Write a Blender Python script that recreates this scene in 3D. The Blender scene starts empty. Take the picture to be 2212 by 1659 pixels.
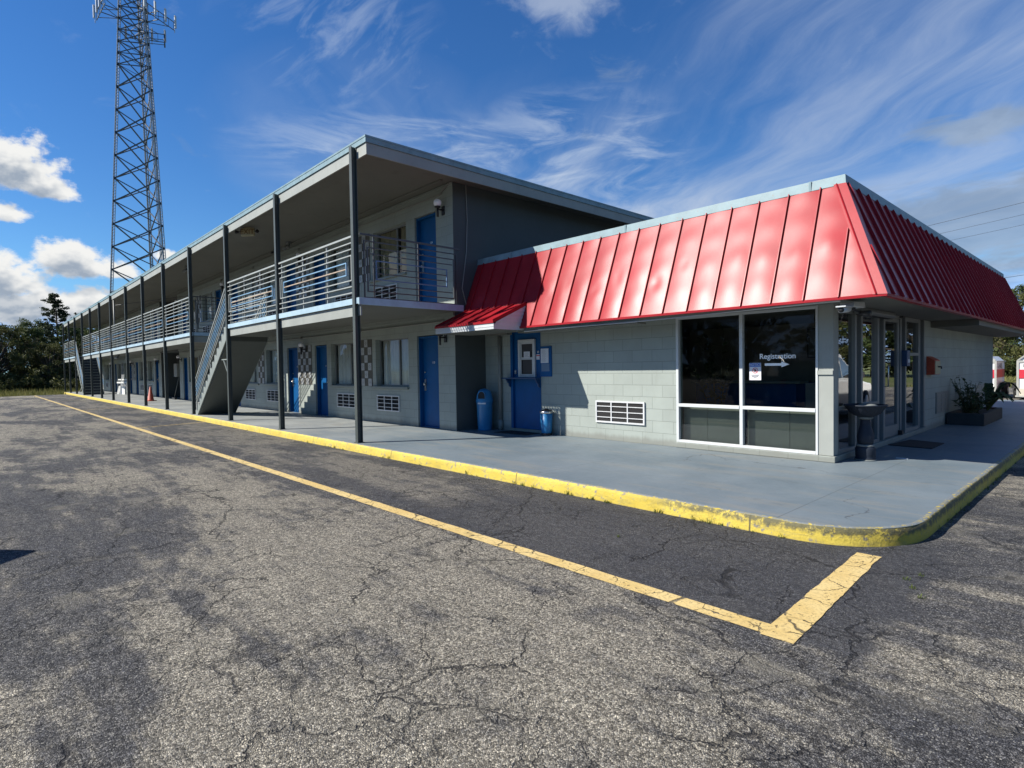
import bpy, bmesh, math, random
from mathutils import Vector, Matrix, noise as mnoise
random.seed(7)
R=math.radians
C=bpy.context.scene.collection
S=bpy.context.scene
# ------------------------------------------------------------------ camera
YAW,PITCH,ROLL=R(-47.242),R(-1.579),R(-0.910)
def cam_axes():
    cy,sy=math.cos(YAW),math.sin(YAW);cp,sp=math.cos(PITCH),math.sin(PITCH)
    fw=Vector((sy*cp,cy*cp,sp));r0=Vector((cy,-sy,0));u0=r0.cross(fw)
    c,s=math.cos(ROLL),math.sin(ROLL)
    return c*r0+s*u0,-s*r0+c*u0,fw
cd=bpy.data.cameras.new('camera');cam=bpy.data.objects.new('camera',cd);C.objects.link(cam)
r_,u_,f_=cam_axes()
cam.matrix_world=Matrix(((r_.x,u_.x,-f_.x,0),(r_.y,u_.y,-f_.y,0),(r_.z,u_.z,-f_.z,1.346),(0,0,0,1)))
cd.sensor_width=36;cd.lens=36*1247.37/2212;cd.clip_start=.05;cd.clip_end=3000
S.camera=cam
# ------------------------------------------------------------------ light and exposure
SUN_AZ,SUN_EL=R(33.7+180),R(40.5)      # azimuth clockwise from +Y
sv=Vector((math.sin(SUN_AZ)*math.cos(SUN_EL),math.cos(SUN_AZ)*math.cos(SUN_EL),math.sin(SUN_EL)))
sl=bpy.data.lights.new('sun','SUN');sl.energy=5.0;sl.angle=R(.53);sl.color=(1,.955,.88)
so=bpy.data.objects.new('sun',sl);C.objects.link(so);so.rotation_euler=sv.to_track_quat('Z','Y').to_euler()
so.location=(-20,-30,40)
S.view_settings.view_transform='Standard';S.view_settings.look='None';S.view_settings.gamma=1
S.view_settings.exposure=.78
W=bpy.data.worlds.new('World');S.world=W;W.use_nodes=True
class NT:
    """small helper that writes node maths as expressions"""
    def __init__(s,nt): s.nt=nt;s.n=nt.nodes;s.l=nt.links
    def new(s,t,**k):
        n=s.n.new(t)
        for a,b in k.items(): setattr(n,a,b)
        return n
    def put(s,sock,v):
        if isinstance(v,bpy.types.NodeSocket): s.l.new(v,sock)
        elif v is not None: sock.default_value=v
    def m(s,op,*a,clamp=False):
        n=s.new('ShaderNodeMath',operation=op,use_clamp=clamp)
        for i,v in enumerate(a): s.put(n.inputs[i],v)
        return n.outputs[0]
    def vm(s,op,*a):
        n=s.new('ShaderNodeVectorMath',operation=op)
        for i,v in enumerate(a): s.put(n.inputs[i],v)
        return n.outputs['Value'] if op in('DOT_PRODUCT','LENGTH','DISTANCE') else n.outputs[0]
    def comb(s,x=0,y=0,z=0):
        n=s.new('ShaderNodeCombineXYZ')
        for i,v in enumerate((x,y,z)): s.put(n.inputs[i],v)
        return n.outputs[0]
    def sep(s,v):
        n=s.new('ShaderNodeSeparateXYZ');s.put(n.inputs[0],v);return n.outputs
    def noise(s,v,scale=1,detail=4,rough=.5,dist=0,dim='3D',col=False):
        n=s.new('ShaderNodeTexNoise',noise_dimensions=dim)
        s.put(n.inputs['Vector'],v);n.inputs['Scale'].default_value=scale;n.inputs['Detail'].default_value=detail
        n.inputs['Roughness'].default_value=rough;n.inputs['Distortion'].default_value=dist
        return n.outputs['Color' if col else 'Fac']
    def vor(s,v,scale=1,feature='F1',out='Distance',rand=1):
        n=s.new('ShaderNodeTexVoronoi',feature=feature);s.put(n.inputs['Vector'],v);n.inputs['Scale'].default_value=scale
        n.inputs['Randomness'].default_value=rand
        return n.outputs[out]
    def ss(s,v,a,b,c=0,d=1):
        n=s.new('ShaderNodeMapRange',interpolation_type='SMOOTHSTEP')
        s.put(n.inputs[0],v)
        for i,x in enumerate((a,b,c,d)): s.put(n.inputs[i+1],x)
        return n.outputs[0]
    def mix(s,f,a,b,mode='MIX'):
        n=s.new('ShaderNodeMix',data_type='RGBA',blend_type=mode)
        s.put(n.inputs[0],f)
        for i,v in ((6,a),(7,b)):
            if isinstance(v,(tuple,list)) and len(v)==3: v=(*v,1)
            s.put(n.inputs[i],v)
        return n.outputs[2]
    def map(s,v,loc=(0,0,0),rot=(0,0,0),sc=(1,1,1)):
        n=s.new('ShaderNodeMapping');s.put(n.inputs[0],v)
        n.inputs[1].default_value=loc;n.inputs[2].default_value=rot;n.inputs[3].default_value=sc
        return n.outputs[0]
    def bump(s,h,strength=.5,dist=.01,normal=None):
        n=s.new('ShaderNodeBump');s.put(n.inputs['Height'],h);n.inputs['Strength'].default_value=strength
        n.inputs['Distance'].default_value=dist
        if normal: s.l.new(normal,n.inputs['Normal'])
        return n.outputs[0]
def build_sky():
    t=NT(W.node_tree);t.n.clear()
    out=t.new('ShaderNodeOutputWorld');bg=t.new('ShaderNodeBackground');t.l.new(bg.outputs[0],out.inputs[0])
    sky=t.new('ShaderNodeTexSky',sky_type='NISHITA',sun_disc=False,sun_elevation=SUN_EL,sun_rotation=SUN_AZ)
    sky.air_density=1.0;sky.dust_density=.0;sky.ozone_density=2.6;sky.altitude=50
    hs=t.new('ShaderNodeHueSaturation');hs.inputs['Saturation'].default_value=1.24;hs.inputs['Value'].default_value=SKYV
    hs.inputs['Hue'].default_value=.507
    t.l.new(sky.outputs[0],hs.inputs['Color'])
    d=t.new('ShaderNodeTexCoord').outputs['Generated']
    x,y,z=t.sep(d)
    u=t.m('ARCTAN2',y,t.m('MULTIPLY',x,-1));v=t.m('ARCSINE',t.m('MINIMUM',t.m('MAXIMUM',z,-1),1))
    # heaped clouds: azimuth, elevation, half width, half height
    blobs=[(0.036,0.266,0.056,0.040),(0.075,0.246,0.036,0.020),(0.032,0.208,0.032,0.014),(0.092,0.156,0.040,0.028),(0.120,0.146,0.056,0.018),
     (0.150,0.143,0.034,0.011),(0.030,0.122,0.042,0.042),(0.052,0.088,0.12,0.032),(0.119,0.106,0.032,0.014),(0.211,0.173,0.017,0.010),
     (-.09,.16,.07,.05),(-.25,.10,.12,.04),(-.5,.16,.12,.06)]
    def dens(vo,det):
        vv=t.m('ADD',v,vo)
        p=t.comb(u,t.m('MULTIPLY',vv,1.35),0)
        wob=t.noise(p,34,det,.62)
        wob2=t.noise(p,13,2,.5)
        best=None
        for bu,bv,ru,rv in blobs:
            dx=t.m('DIVIDE',t.m('SUBTRACT',u,bu),ru);dy=t.m('DIVIDE',t.m('SUBTRACT',vv,bv),rv)
            # flatter undersides
            dy=t.m('MULTIPLY',dy,t.m('ADD',1,t.m('MULTIPLY',t.m('LESS_THAN',dy,0),.45)))
            q=t.m('SUBTRACT',1,t.m('SQRT',t.m('ADD',t.m('MULTIPLY',dx,dx),t.m('MULTIPLY',dy,dy))))
            best=q if best is None else t.m('SMOOTH_MAX',best,q,.25)
        k=t.m('ADD',t.m('MULTIPLY',t.m('SUBTRACT',wob,.5),1.9),t.m('MULTIPLY',t.m('SUBTRACT',wob2,.5),.7))
        return t.m('ADD',best,k)
    D0=dens(0,9);D1=dens(.010,4);D2=dens(.026,2)
    cov=t.ss(D0,-.18,.34)
    shade=t.m('ADD',t.m('MULTIPLY',t.ss(D1,.15,1.0),.50),t.m('MULTIPLY',t.ss(D2,-.1,.6),.55))
    ccol=t.mix(shade,(9.6,9.6,9.4),(3.6,4.3,5.3))
    # high streaked cloud on a plane, running towards one vanishing point
    zz=t.m('MAXIMUM',z,.03)
    px=t.m('DIVIDE',x,zz);py=t.m('DIVIDE',y,zz)
    al=t.m('ADD',t.m('MULTIPLY',px,-.80),t.m('MULTIPLY',py,.60));ac=t.m('ADD',t.m('MULTIPLY',px,.60),t.m('MULTIPLY',py,.80))
    wv=t.noise(t.comb(al,ac,3),.55,3,.5,col=True)
    wx,wy,_=t.sep(wv)
    ac2=t.m('ADD',ac,t.m('MULTIPLY',t.m('SUBTRACT',wx,.5),1.3))
    st=t.noise(t.comb(t.m('MULTIPLY',al,.30),t.m('MULTIPLY',ac2,1.15),0),1.25,8,.60,.15)
    big=t.noise(t.comb(t.m('MULTIPLY',al,.45),ac,9),.55,3,.5)
    # broad masks
    def spot(bu,bv,ru,rv):
        dx=t.m('DIVIDE',t.m('SUBTRACT',u,bu),ru);dy=t.m('DIVIDE',t.m('SUBTRACT',v,bv),rv)
        return t.m('MAXIMUM',t.m('SUBTRACT',1,t.m('SQRT',t.m('ADD',t.m('MULTIPLY',dx,dx),t.m('MULTIPLY',dy,dy)))),0)
    right=t.ss(u,.90,1.18)
    low=t.m('MULTIPLY',t.ss(u,.35,.8),t.ss(v,.36,.20))
    mask=t.m('MAXIMUM',t.m('MULTIPLY',right,.95),t.m('MULTIPLY',low,.75))
    mask=t.m('MAXIMUM',mask,t.m('MULTIPLY',spot(.50,.36,.26,.15),.7))
    mask=t.m('MAXIMUM',mask,t.m('MULTIPLY',spot(.90,.22,.40,.28),2.2))
    ci=t.m('MULTIPLY',t.ss(t.m('ADD',st,t.m('MULTIPLY',t.m('SUBTRACT',big,.5),.6)),.32,.78),mask)
    ci=t.m('MULTIPLY',ci,.74,clamp=True)
    # small high puff near the top of the picture and grey banks low on the right
    p2=t.comb(u,t.m('MULTIPLY',v,1.6),5)
    nz=t.noise(p2,16,8,.62,.4)
    puff=t.m('MULTIPLY',t.ss(t.m('ADD',spot(.85,.555,.13,.060),t.m('MULTIPLY',t.m('SUBTRACT',nz,.5),1.5)),.12,.95),.52)
    nz2=t.noise(t.comb(u,t.m('MULTIPLY',v,3.2),2),7,7,.6,.5)
    bank=t.m('MAXIMUM',spot(1.46,.175,.36,.10),spot(1.42,.30,.11,.035))
    bank=t.m('MULTIPLY',t.ss(t.m('ADD',bank,t.m('MULTIPLY',t.m('SUBTRACT',nz2,.5),1.5)),.22,.62),.80)
    sk=hs.outputs[0]
    sk=t.vm('MINIMUM',t.vm('MULTIPLY',sk,(.92,1.27,1.47)),(3.6,6.0,10.5))
    c=t.mix(ci,sk,(5.6,6.5,8.0))
    wn=t.noise(t.comb(t.m('MULTIPLY',u,7),t.m('MULTIPLY',v,26),4),1.0,8,.62,.9)
    wn2=t.noise(t.comb(t.m('ADD',t.m('MULTIPLY',u,9),t.m('MULTIPLY',v,9)),t.m('SUBTRACT',t.m('MULTIPLY',v,30),t.m('MULTIPLY',u,22)),8),.8,8,.6,.6)
    wa=t.m('MULTIPLY',t.ss(wn,.42,.74),t.m('MINIMUM',t.m('MULTIPLY',t.m('MAXIMUM',spot(.62,.345,.36,.075),spot(.86,.33,.22,.13)),2.2),1))
    wb=t.m('MULTIPLY',t.ss(wn2,.45,.76),t.m('MINIMUM',t.m('MULTIPLY',spot(.46,.50,.20,.13),1.6),1))
    wisp=t.m('MULTIPLY',t.m('MAXIMUM',wa,t.m('MULTIPLY',wb,.6)),.50)
    c=t.mix(wisp,c,(6.4,7.4,8.8))
    c=t.mix(puff,c,(6.2,7.0,8.2))
    c=t.mix(bank,c,t.mix(t.ss(nz2,.35,.65),(3.6,4.6,6.1),(2.7,3.6,5.0)))
    c=t.mix(cov,c,ccol)
    c=t.mix(t.ss(z,-.005,.004),(1.1,1.15,1.1),c)
    t.l.new(c,bg.inputs['Color']);bg.inputs['Strength'].default_value=.055
SKYV=.95
build_sky()
# ------------------------------------------------------------------ mesh builder and object helpers
class MB:
    def __init__(s): s.v=[];s.f=[];s.mi=[];s.cur=0;s.sm=[];s.smooth=False
    def add(s,vs,fs):
        o=len(s.v);s.v+=[tuple(p) for p in vs]
        for f in fs: s.f.append([o+i for i in f]);s.mi.append(s.cur);s.sm.append(s.smooth)
        return s
    def box(s,x0,y0,z0,x1,y1,z1):
        if x0>x1:x0,x1=x1,x0
        if y0>y1:y0,y1=y1,y0
        if z0>z1:z0,z1=z1,z0
        return s.add([(x0,y0,z0),(x1,y0,z0),(x1,y1,z0),(x0,y1,z0),(x0,y0,z1),(x1,y0,z1),(x1,y1,z1),(x0,y1,z1)],
          [(0,3,2,1),(4,5,6,7),(0,1,5,4),(1,2,6,5),(2,3,7,6),(3,0,4,7)])
    def bar(s,a,b,w,h=None,up=(0,0,1)):
        a=Vector(a);b=Vector(b);h=h or w;d=(b-a).normalized();up=Vector(up)
        if abs(d.dot(up))>.98: up=Vector((0,1,0))
        r=d.cross(up).normalized();u=r.cross(d)
        vs=[p+r*i*w/2+u*j*h/2 for p in(a,b) for i,j in((-1,-1),(1,-1),(1,1),(-1,1))]
        return s.add(vs,[(0,1,2,3),(7,6,5,4),(0,4,5,1),(1,5,6,2),(2,6,7,3),(3,7,4,0)])
    def tube(s,pts,r,n=8,cap=True):
        pts=[Vector(p) for p in pts];rs=r if isinstance(r,(list,tuple)) else [r]*len(pts)
        vs=[];fs=[];k=len(pts);pu=None
        for i,p in enumerate(pts):
            d=(pts[min(i+1,k-1)]-pts[max(i-1,0)]).normalized()
            if pu is None: pu=Vector((0,0,1)) if abs(d.z)<.95 else Vector((0,1,0))
            a=d.cross(pu);
            if a.length<1e-4: a=d.cross(Vector((1,0,0)))
            a.normalize();b=a.cross(d);pu=b
            for j in range(n):
                t=2*math.pi*j/n;vs.append(p+(a*math.cos(t)+b*math.sin(t))*rs[i])
        for i in range(k-1):
            for j in range(n): fs.append((i*n+j,i*n+(j+1)%n,(i+1)*n+(j+1)%n,(i+1)*n+j))
        if cap: fs.append(tuple(range(n))[::-1]);fs.append(tuple((k-1)*n+j for j in range(n)))
        sm=s.smooth;s.smooth=n>6;s.add(vs,fs);s.smooth=sm
        return s
    def lathe(s,prof,c=(0,0,0),n=24,sq=1.0):
        vs=[];fs=[];k=len(prof)
        for r,z in prof:
            for j in range(n):
                t=2*math.pi*j/n;vs.append((c[0]+r*math.cos(t),c[1]+r*math.sin(t)*sq,c[2]+z))
        for i in range(k-1):
            for j in range(n): fs.append((i*n+j,i*n+(j+1)%n,(i+1)*n+(j+1)%n,(i+1)*n+j))
        fs.append(tuple(range(n))[::-1]);fs.append(tuple((k-1)*n+j for j in range(n)))
        sm=s.smooth;s.smooth=True;s.add(vs,fs);s.smooth=sm
        return s
    def prism(s,poly,a,b,axis='y'):
        """extrude a 2-D polygon from a to b along an axis"""
        n=len(poly)
        def P(p,t): return {'y':(p[0],t,p[1]),'x':(t,p[0],p[1]),'z':(p[0],p[1],t)}[axis]
        return s.add([P(p,a) for p in poly]+[P(p,b) for p in poly],
            [tuple(range(n)),tuple(range(2*n-1,n-1,-1))]+[(i,i+n,(i+1)%n+n,(i+1)%n) for i in range(n)])
    def mesh(s,name,mats):
        me=bpy.data.meshes.new(name);me.from_pydata(s.v,[],s.f);me.update()
        for m_ in (mats if isinstance(mats,(list,tuple)) else [mats]): me.materials.append(m_)
        me.polygons.foreach_set('material_index',s.mi);me.polygons.foreach_set('use_smooth',s.sm)
        bm=bmesh.new();bm.from_mesh(me);bmesh.ops.recalc_face_normals(bm,faces=bm.faces);bm.to_mesh(me);bm.free()
        return me
WL={}
def thing(name,label=None,cat=None,loc=(0,0,0),rz=0,group=None,kind=None):
    o=bpy.data.objects.new(name,None);C.objects.link(o);o.location=loc;o.rotation_euler=(0,0,rz);o.empty_display_size=.2
    tag(o,label,cat,group,kind);WL[o.name]=Vector(loc);return o
def tag(o,label=None,cat=None,group=None,kind=None):
    if label:o['label']=label
    if cat:o['category']=cat
    if group:o['group']=group
    if kind:o['kind']=kind
    return o
def add(name,mb,mats,parent=None,at=None,rot=None,bevel=0):
    """link a mesh; at=None means the mesh holds world coordinates"""
    me=mb if isinstance(mb,bpy.types.Mesh) else mb.mesh(name,mats)
    o=bpy.data.objects.new(name,me);C.objects.link(o)
    pw=Vector((0,0,0))
    if parent is not None: o.parent=parent;pw=WL[parent.name]
    w=Vector((0,0,0)) if at is None else Vector(at)
    o.location=w-pw;WL[o.name]=w
    if rot: o.rotation_euler=rot
    if bevel:
        b=o.modifiers.new('bevel','BEVEL');b.width=bevel;b.segments=2;b.limit_method='ANGLE';b.angle_limit=R(40)
    return o
def local(name,mb,mats,parent,loc=(0,0,0),bevel=0):
    me=mb if isinstance(mb,bpy.types.Mesh) else mb.mesh(name,mats)
    o=bpy.data.objects.new(name,me);C.objects.link(o);o.parent=parent;o.location=loc;WL[o.name]=WL[parent.name]+Vector(loc)
    if bevel:
        b=o.modifiers.new('bevel','BEVEL');b.width=bevel;b.segments=2;b.limit_method='ANGLE';b.angle_limit=R(40)
    return o
def copy_tree(o,parent=None,loc=None,rz=None,label=None):
    c=o.copy();C.objects.link(c);c.parent=parent
    if loc is not None:c.location=loc
    if rz is not None:c.rotation_euler=(0,0,rz)
    if label:c['label']=label
    for ch in list(o.children): copy_tree(ch,c)
    return c
def text_mesh(txt,size,mat,extrude=.001,align='CENTER',offset=0):
    cu=bpy.data.curves.new('t','FONT');cu.body=txt;cu.size=size;cu.extrude=extrude;cu.offset=offset;cu.align_x=align;cu.align_y='CENTER'
    o=bpy.data.objects.new('t',cu);C.objects.link(o)
    bpy.context.view_layer.update()
    me=bpy.data.meshes.new_from_object(o.evaluated_get(bpy.context.evaluated_depsgraph_get()))
    bpy.data.objects.remove(o);me.materials.clear();me.materials.append(mat)
    me.transform(Matrix.Rotation(R(90),4,'X'));return me
# ------------------------------------------------------------------ materials
MC={}
def new_mat(name):
    m=bpy.data.materials.new(name);m.use_nodes=True;t=NT(m.node_tree);b=t.n['Principled BSDF'];return m,t,b
def paint(name,col,rough=.6,var=.10,scale=3,bump=.15,metal=0,dirt=0,dirtcol=(.05,.045,.035),spec=.5,fine=120,chip=0,chipcol=(.3,.28,.25),streak=False):
    m,t,b=new_mat(name)
    oc=t.new('ShaderNodeTexCoord').outputs['Object']
    v=t.map(oc,sc=(1,1,.25)) if streak else oc
    n1=t.noise(v,scale,6,.6)
    hi=tuple(min(1,c*(1+var)) for c in col);lo=tuple(c*(1-var) for c in col)
    c=t.mix(t.ss(n1,.3,.7),lo,hi)
    if dirt:
        n2=t.noise(t.map(oc,sc=(1.3,1.3,.5)),scale*2.3,7,.68)
        c=t.mix(t.m('MULTIPLY',t.ss(n2,.52,.78),dirt),c,dirtcol)
    if chip:
        n3=t.noise(oc,scale*7,5,.65)
        c=t.mix(t.ss(n3,.72-chip*.15,.74-chip*.15),c,chipcol)
    t.l.new(c,b.inputs['Base Color'])
    nf=t.noise(oc,fine,3,.6)
    t.put(b.inputs['Roughness'],t.m('ADD',rough-.06,t.m('MULTIPLY',n1,.12)))
    b.inputs['Metallic'].default_value=metal;b.inputs['Specular IOR Level'].default_value=spec
    if bump: t.l.new(t.bump(t.m('ADD',nf,t.m('MULTIPLY',n1,2)),bump,.004),b.inputs['Normal'])
    return m
def block_wall(name,col,var=.06):
    m,t,b=new_mat(name)
    oc=t.new('ShaderNodeTexCoord').outputs['Object'];x,y,z=t.sep(oc)
    v=t.comb(t.m('ADD',x,y),z,0)
    br=t.new('ShaderNodeTexBrick');t.l.new(v,br.inputs['Vector']);br.inputs['Scale'].default_value=1
    br.inputs['Brick Width'].default_value=.405;br.inputs['Row Height'].default_value=.203;br.inputs['Mortar Size'].default_value=.0055
    br.inputs['Mortar Smooth'].default_value=.35
    br.inputs['Color1'].default_value=(.96,.96,.96,1);br.inputs['Color2'].default_value=(1.03,1.03,1.03,1);br.inputs['Mortar'].default_value=(.80,.80,.79,1)
    n1=t.noise(oc,1.3,6,.6);n2=t.noise(oc,55,4,.7);n3=t.noise(t.map(oc,sc=(2,2,.35)),2.2,6,.65)
    c=t.mix(t.ss(n1,.3,.7),tuple(k*(1-var) for k in col),tuple(k*(1+var) for k in col))
    c=t.mix(1,c,br.outputs['Color'],'MULTIPLY')
    c=t.mix(t.m('MULTIPLY',t.ss(n3,.55,.8),.22),c,(.16,.15,.12))
    # grime splashed up from the floor
    c=t.mix(t.m('MULTIPLY',t.ss(t.m('SUBTRACT',z,t.m('MULTIPLY',n3,.18)),.06,-.04),.5),c,(.12,.11,.09))
    t.l.new(c,b.inputs['Base Color']);b.inputs['Roughness'].default_value=.72;b.inputs['Specular IOR Level'].default_value=.35
    h=t.m('ADD',t.m('MULTIPLY',br.outputs['Fac'],-.9),t.m('MULTIPLY',n2,.30))
    t.l.new(t.bump(h,.55,.006),b.inputs['Normal'])
    return m
def glass(name,tint=(.55,.6,.58),refl=1.0):
    m=bpy.data.materials.new(name);m.use_nodes=True;t=NT(m.node_tree);t.n.clear()
    o=t.new('ShaderNodeOutputMaterial');tr=t.new('ShaderNodeBsdfTransparent');gl=t.new('ShaderNodeBsdfGlossy')
    tr.inputs[0].default_value=(*tint,1);gl.inputs['Roughness'].default_value=.012
    oc=t.new('ShaderNodeTexCoord').outputs['Object']
    fr=t.new('ShaderNodeFresnel');fr.inputs[0].default_value=1.52
    nb=t.bump(t.noise(oc,1.6,2,.5),.06,.02);t.l.new(nb,gl.inputs['Normal'])
    mx=t.new('ShaderNodeMixShader');t.l.new(t.m('MULTIPLY',fr.outputs[0],refl*1.7,clamp=True),mx.inputs[0])
    t.l.new(tr.outputs[0],mx.inputs[1]);t.l.new(gl.outputs[0],mx.inputs[2]);t.l.new(mx.outputs[0],o.inputs[0])
    return m
WALLC=(.285,.315,.285)
M_wall=block_wall('painted_block',WALLC)
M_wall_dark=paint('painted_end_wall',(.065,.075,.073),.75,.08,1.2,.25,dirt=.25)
M_panel=paint('painted_panel',(.22,.24,.215),.7,.06,2,.15,dirt=.2)
M_tilebg=paint('tile_backing',(.085,.08,.065),.75,.08,5,.2)
M_tile=paint('white_tile',(.36,.37,.37),.4,.08,30,.4,fine=60)
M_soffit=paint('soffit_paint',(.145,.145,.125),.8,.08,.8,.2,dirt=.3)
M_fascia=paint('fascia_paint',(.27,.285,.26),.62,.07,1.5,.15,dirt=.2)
M_trim=paint('pale_blue_trim',(.33,.45,.52),.5,.10,3,.2,chip=.25,chipcol=(.55,.58,.58),dirt=.15)
M_flash=paint('weathered_flashing',(.17,.26,.285),.5,.14,4,.2,chip=.55,chipcol=(.22,.2,.17),dirt=.25)
M_col=paint('column_paint',(.050,.060,.054),.5,.08,4,.15,chip=.08,chipcol=(.2,.08,.04))
M_rail=paint('rail_paint',(.31,.33,.31),.45,.08,6,.1,chip=.35,chipcol=(.33,.17,.09))
M_railblue=paint('rail_blue_paint',(.18,.32,.46),.45,.08,6,.1,chip=.30,chipcol=(.36,.2,.11))
M_blue=paint('blue_door_paint',(.002,.075,.22),.5,.10,2,.12,dirt=.12,spec=.2,dirtcol=(.01,.03,.06))
M_bluedk=paint('blue_board_paint',(.005,.045,.13),.45,.10,2,.12,dirt=.1)
M_grille=paint('grille_white',(.52,.53,.53),.5,.06,8,.1,dirt=.2,dirtcol=(.2,.15,.1))
M_dark=paint('dark_void',(.012,.012,.013),.7,.2,4,.1)
M_black=paint('black_plastic',(.016,.016,.018),.45,.15,6,.1)
M_alu=paint('window_frame_grey',(.17,.18,.175),.45,.05,5,.05,metal=.0)
M_white=paint('white_frame',(.50,.52,.52),.45,.04,5,.05,dirt=.1)
M_curtain=paint('curtain_cloth',(.78,.78,.72),.9,.08,9,.1,streak=True)
M_curtain2=paint('tan_curtain_cloth',(.42,.34,.20),.9,.1,9,.1,streak=True)
M_chrome=paint('brushed_steel',(.6,.58,.54),.3,.08,20,.05,metal=1)
M_globe=paint('opal_globe',(.85,.85,.88),.25,.02,5,0)
M_glass=glass('window_glass',(.90,.93,.91),.7)
M_glass_dk=glass('office_glass',(.68,.72,.70),.30)
M_conc=paint('concrete_paint',(.15,.16,.16),.6,.08,2,.2)
M_conduit=paint('conduit_paint',(.21,.215,.195),.5,.05,4,.05)
def red_metal():
    m,t,b=new_mat('red_standing_seam')
    oc=t.new('ShaderNodeTexCoord').outputs['Object']
    n=t.noise(oc,1.1,5,.6);nf=t.noise(t.map(oc,sc=(1,1,1)),220,2,.5)
    c=t.mix(t.ss(n,.3,.7),(.27,.012,.018),(.33,.018,.025))
    n2=t.noise(t.map(oc,sc=(2,2,.4)),3,6,.7)
    c=t.mix(t.m('MULTIPLY',t.ss(n2,.5,.85),.18),c,(.36,.10,.10))
    t.l.new(c,b.inputs['Base Color']);b.inputs['Roughness'].default_value=.34;b.inputs['Specular IOR Level'].default_value=.22
    b.inputs['Metallic'].default_value=.0;b.inputs['Coat Weight'].default_value=.0;b.inputs['Coat Roughness'].default_value=.22
    t.l.new(t.bump(nf,.25,.0015),b.inputs['Normal'])
    return m
M_red=red_metal()
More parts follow.
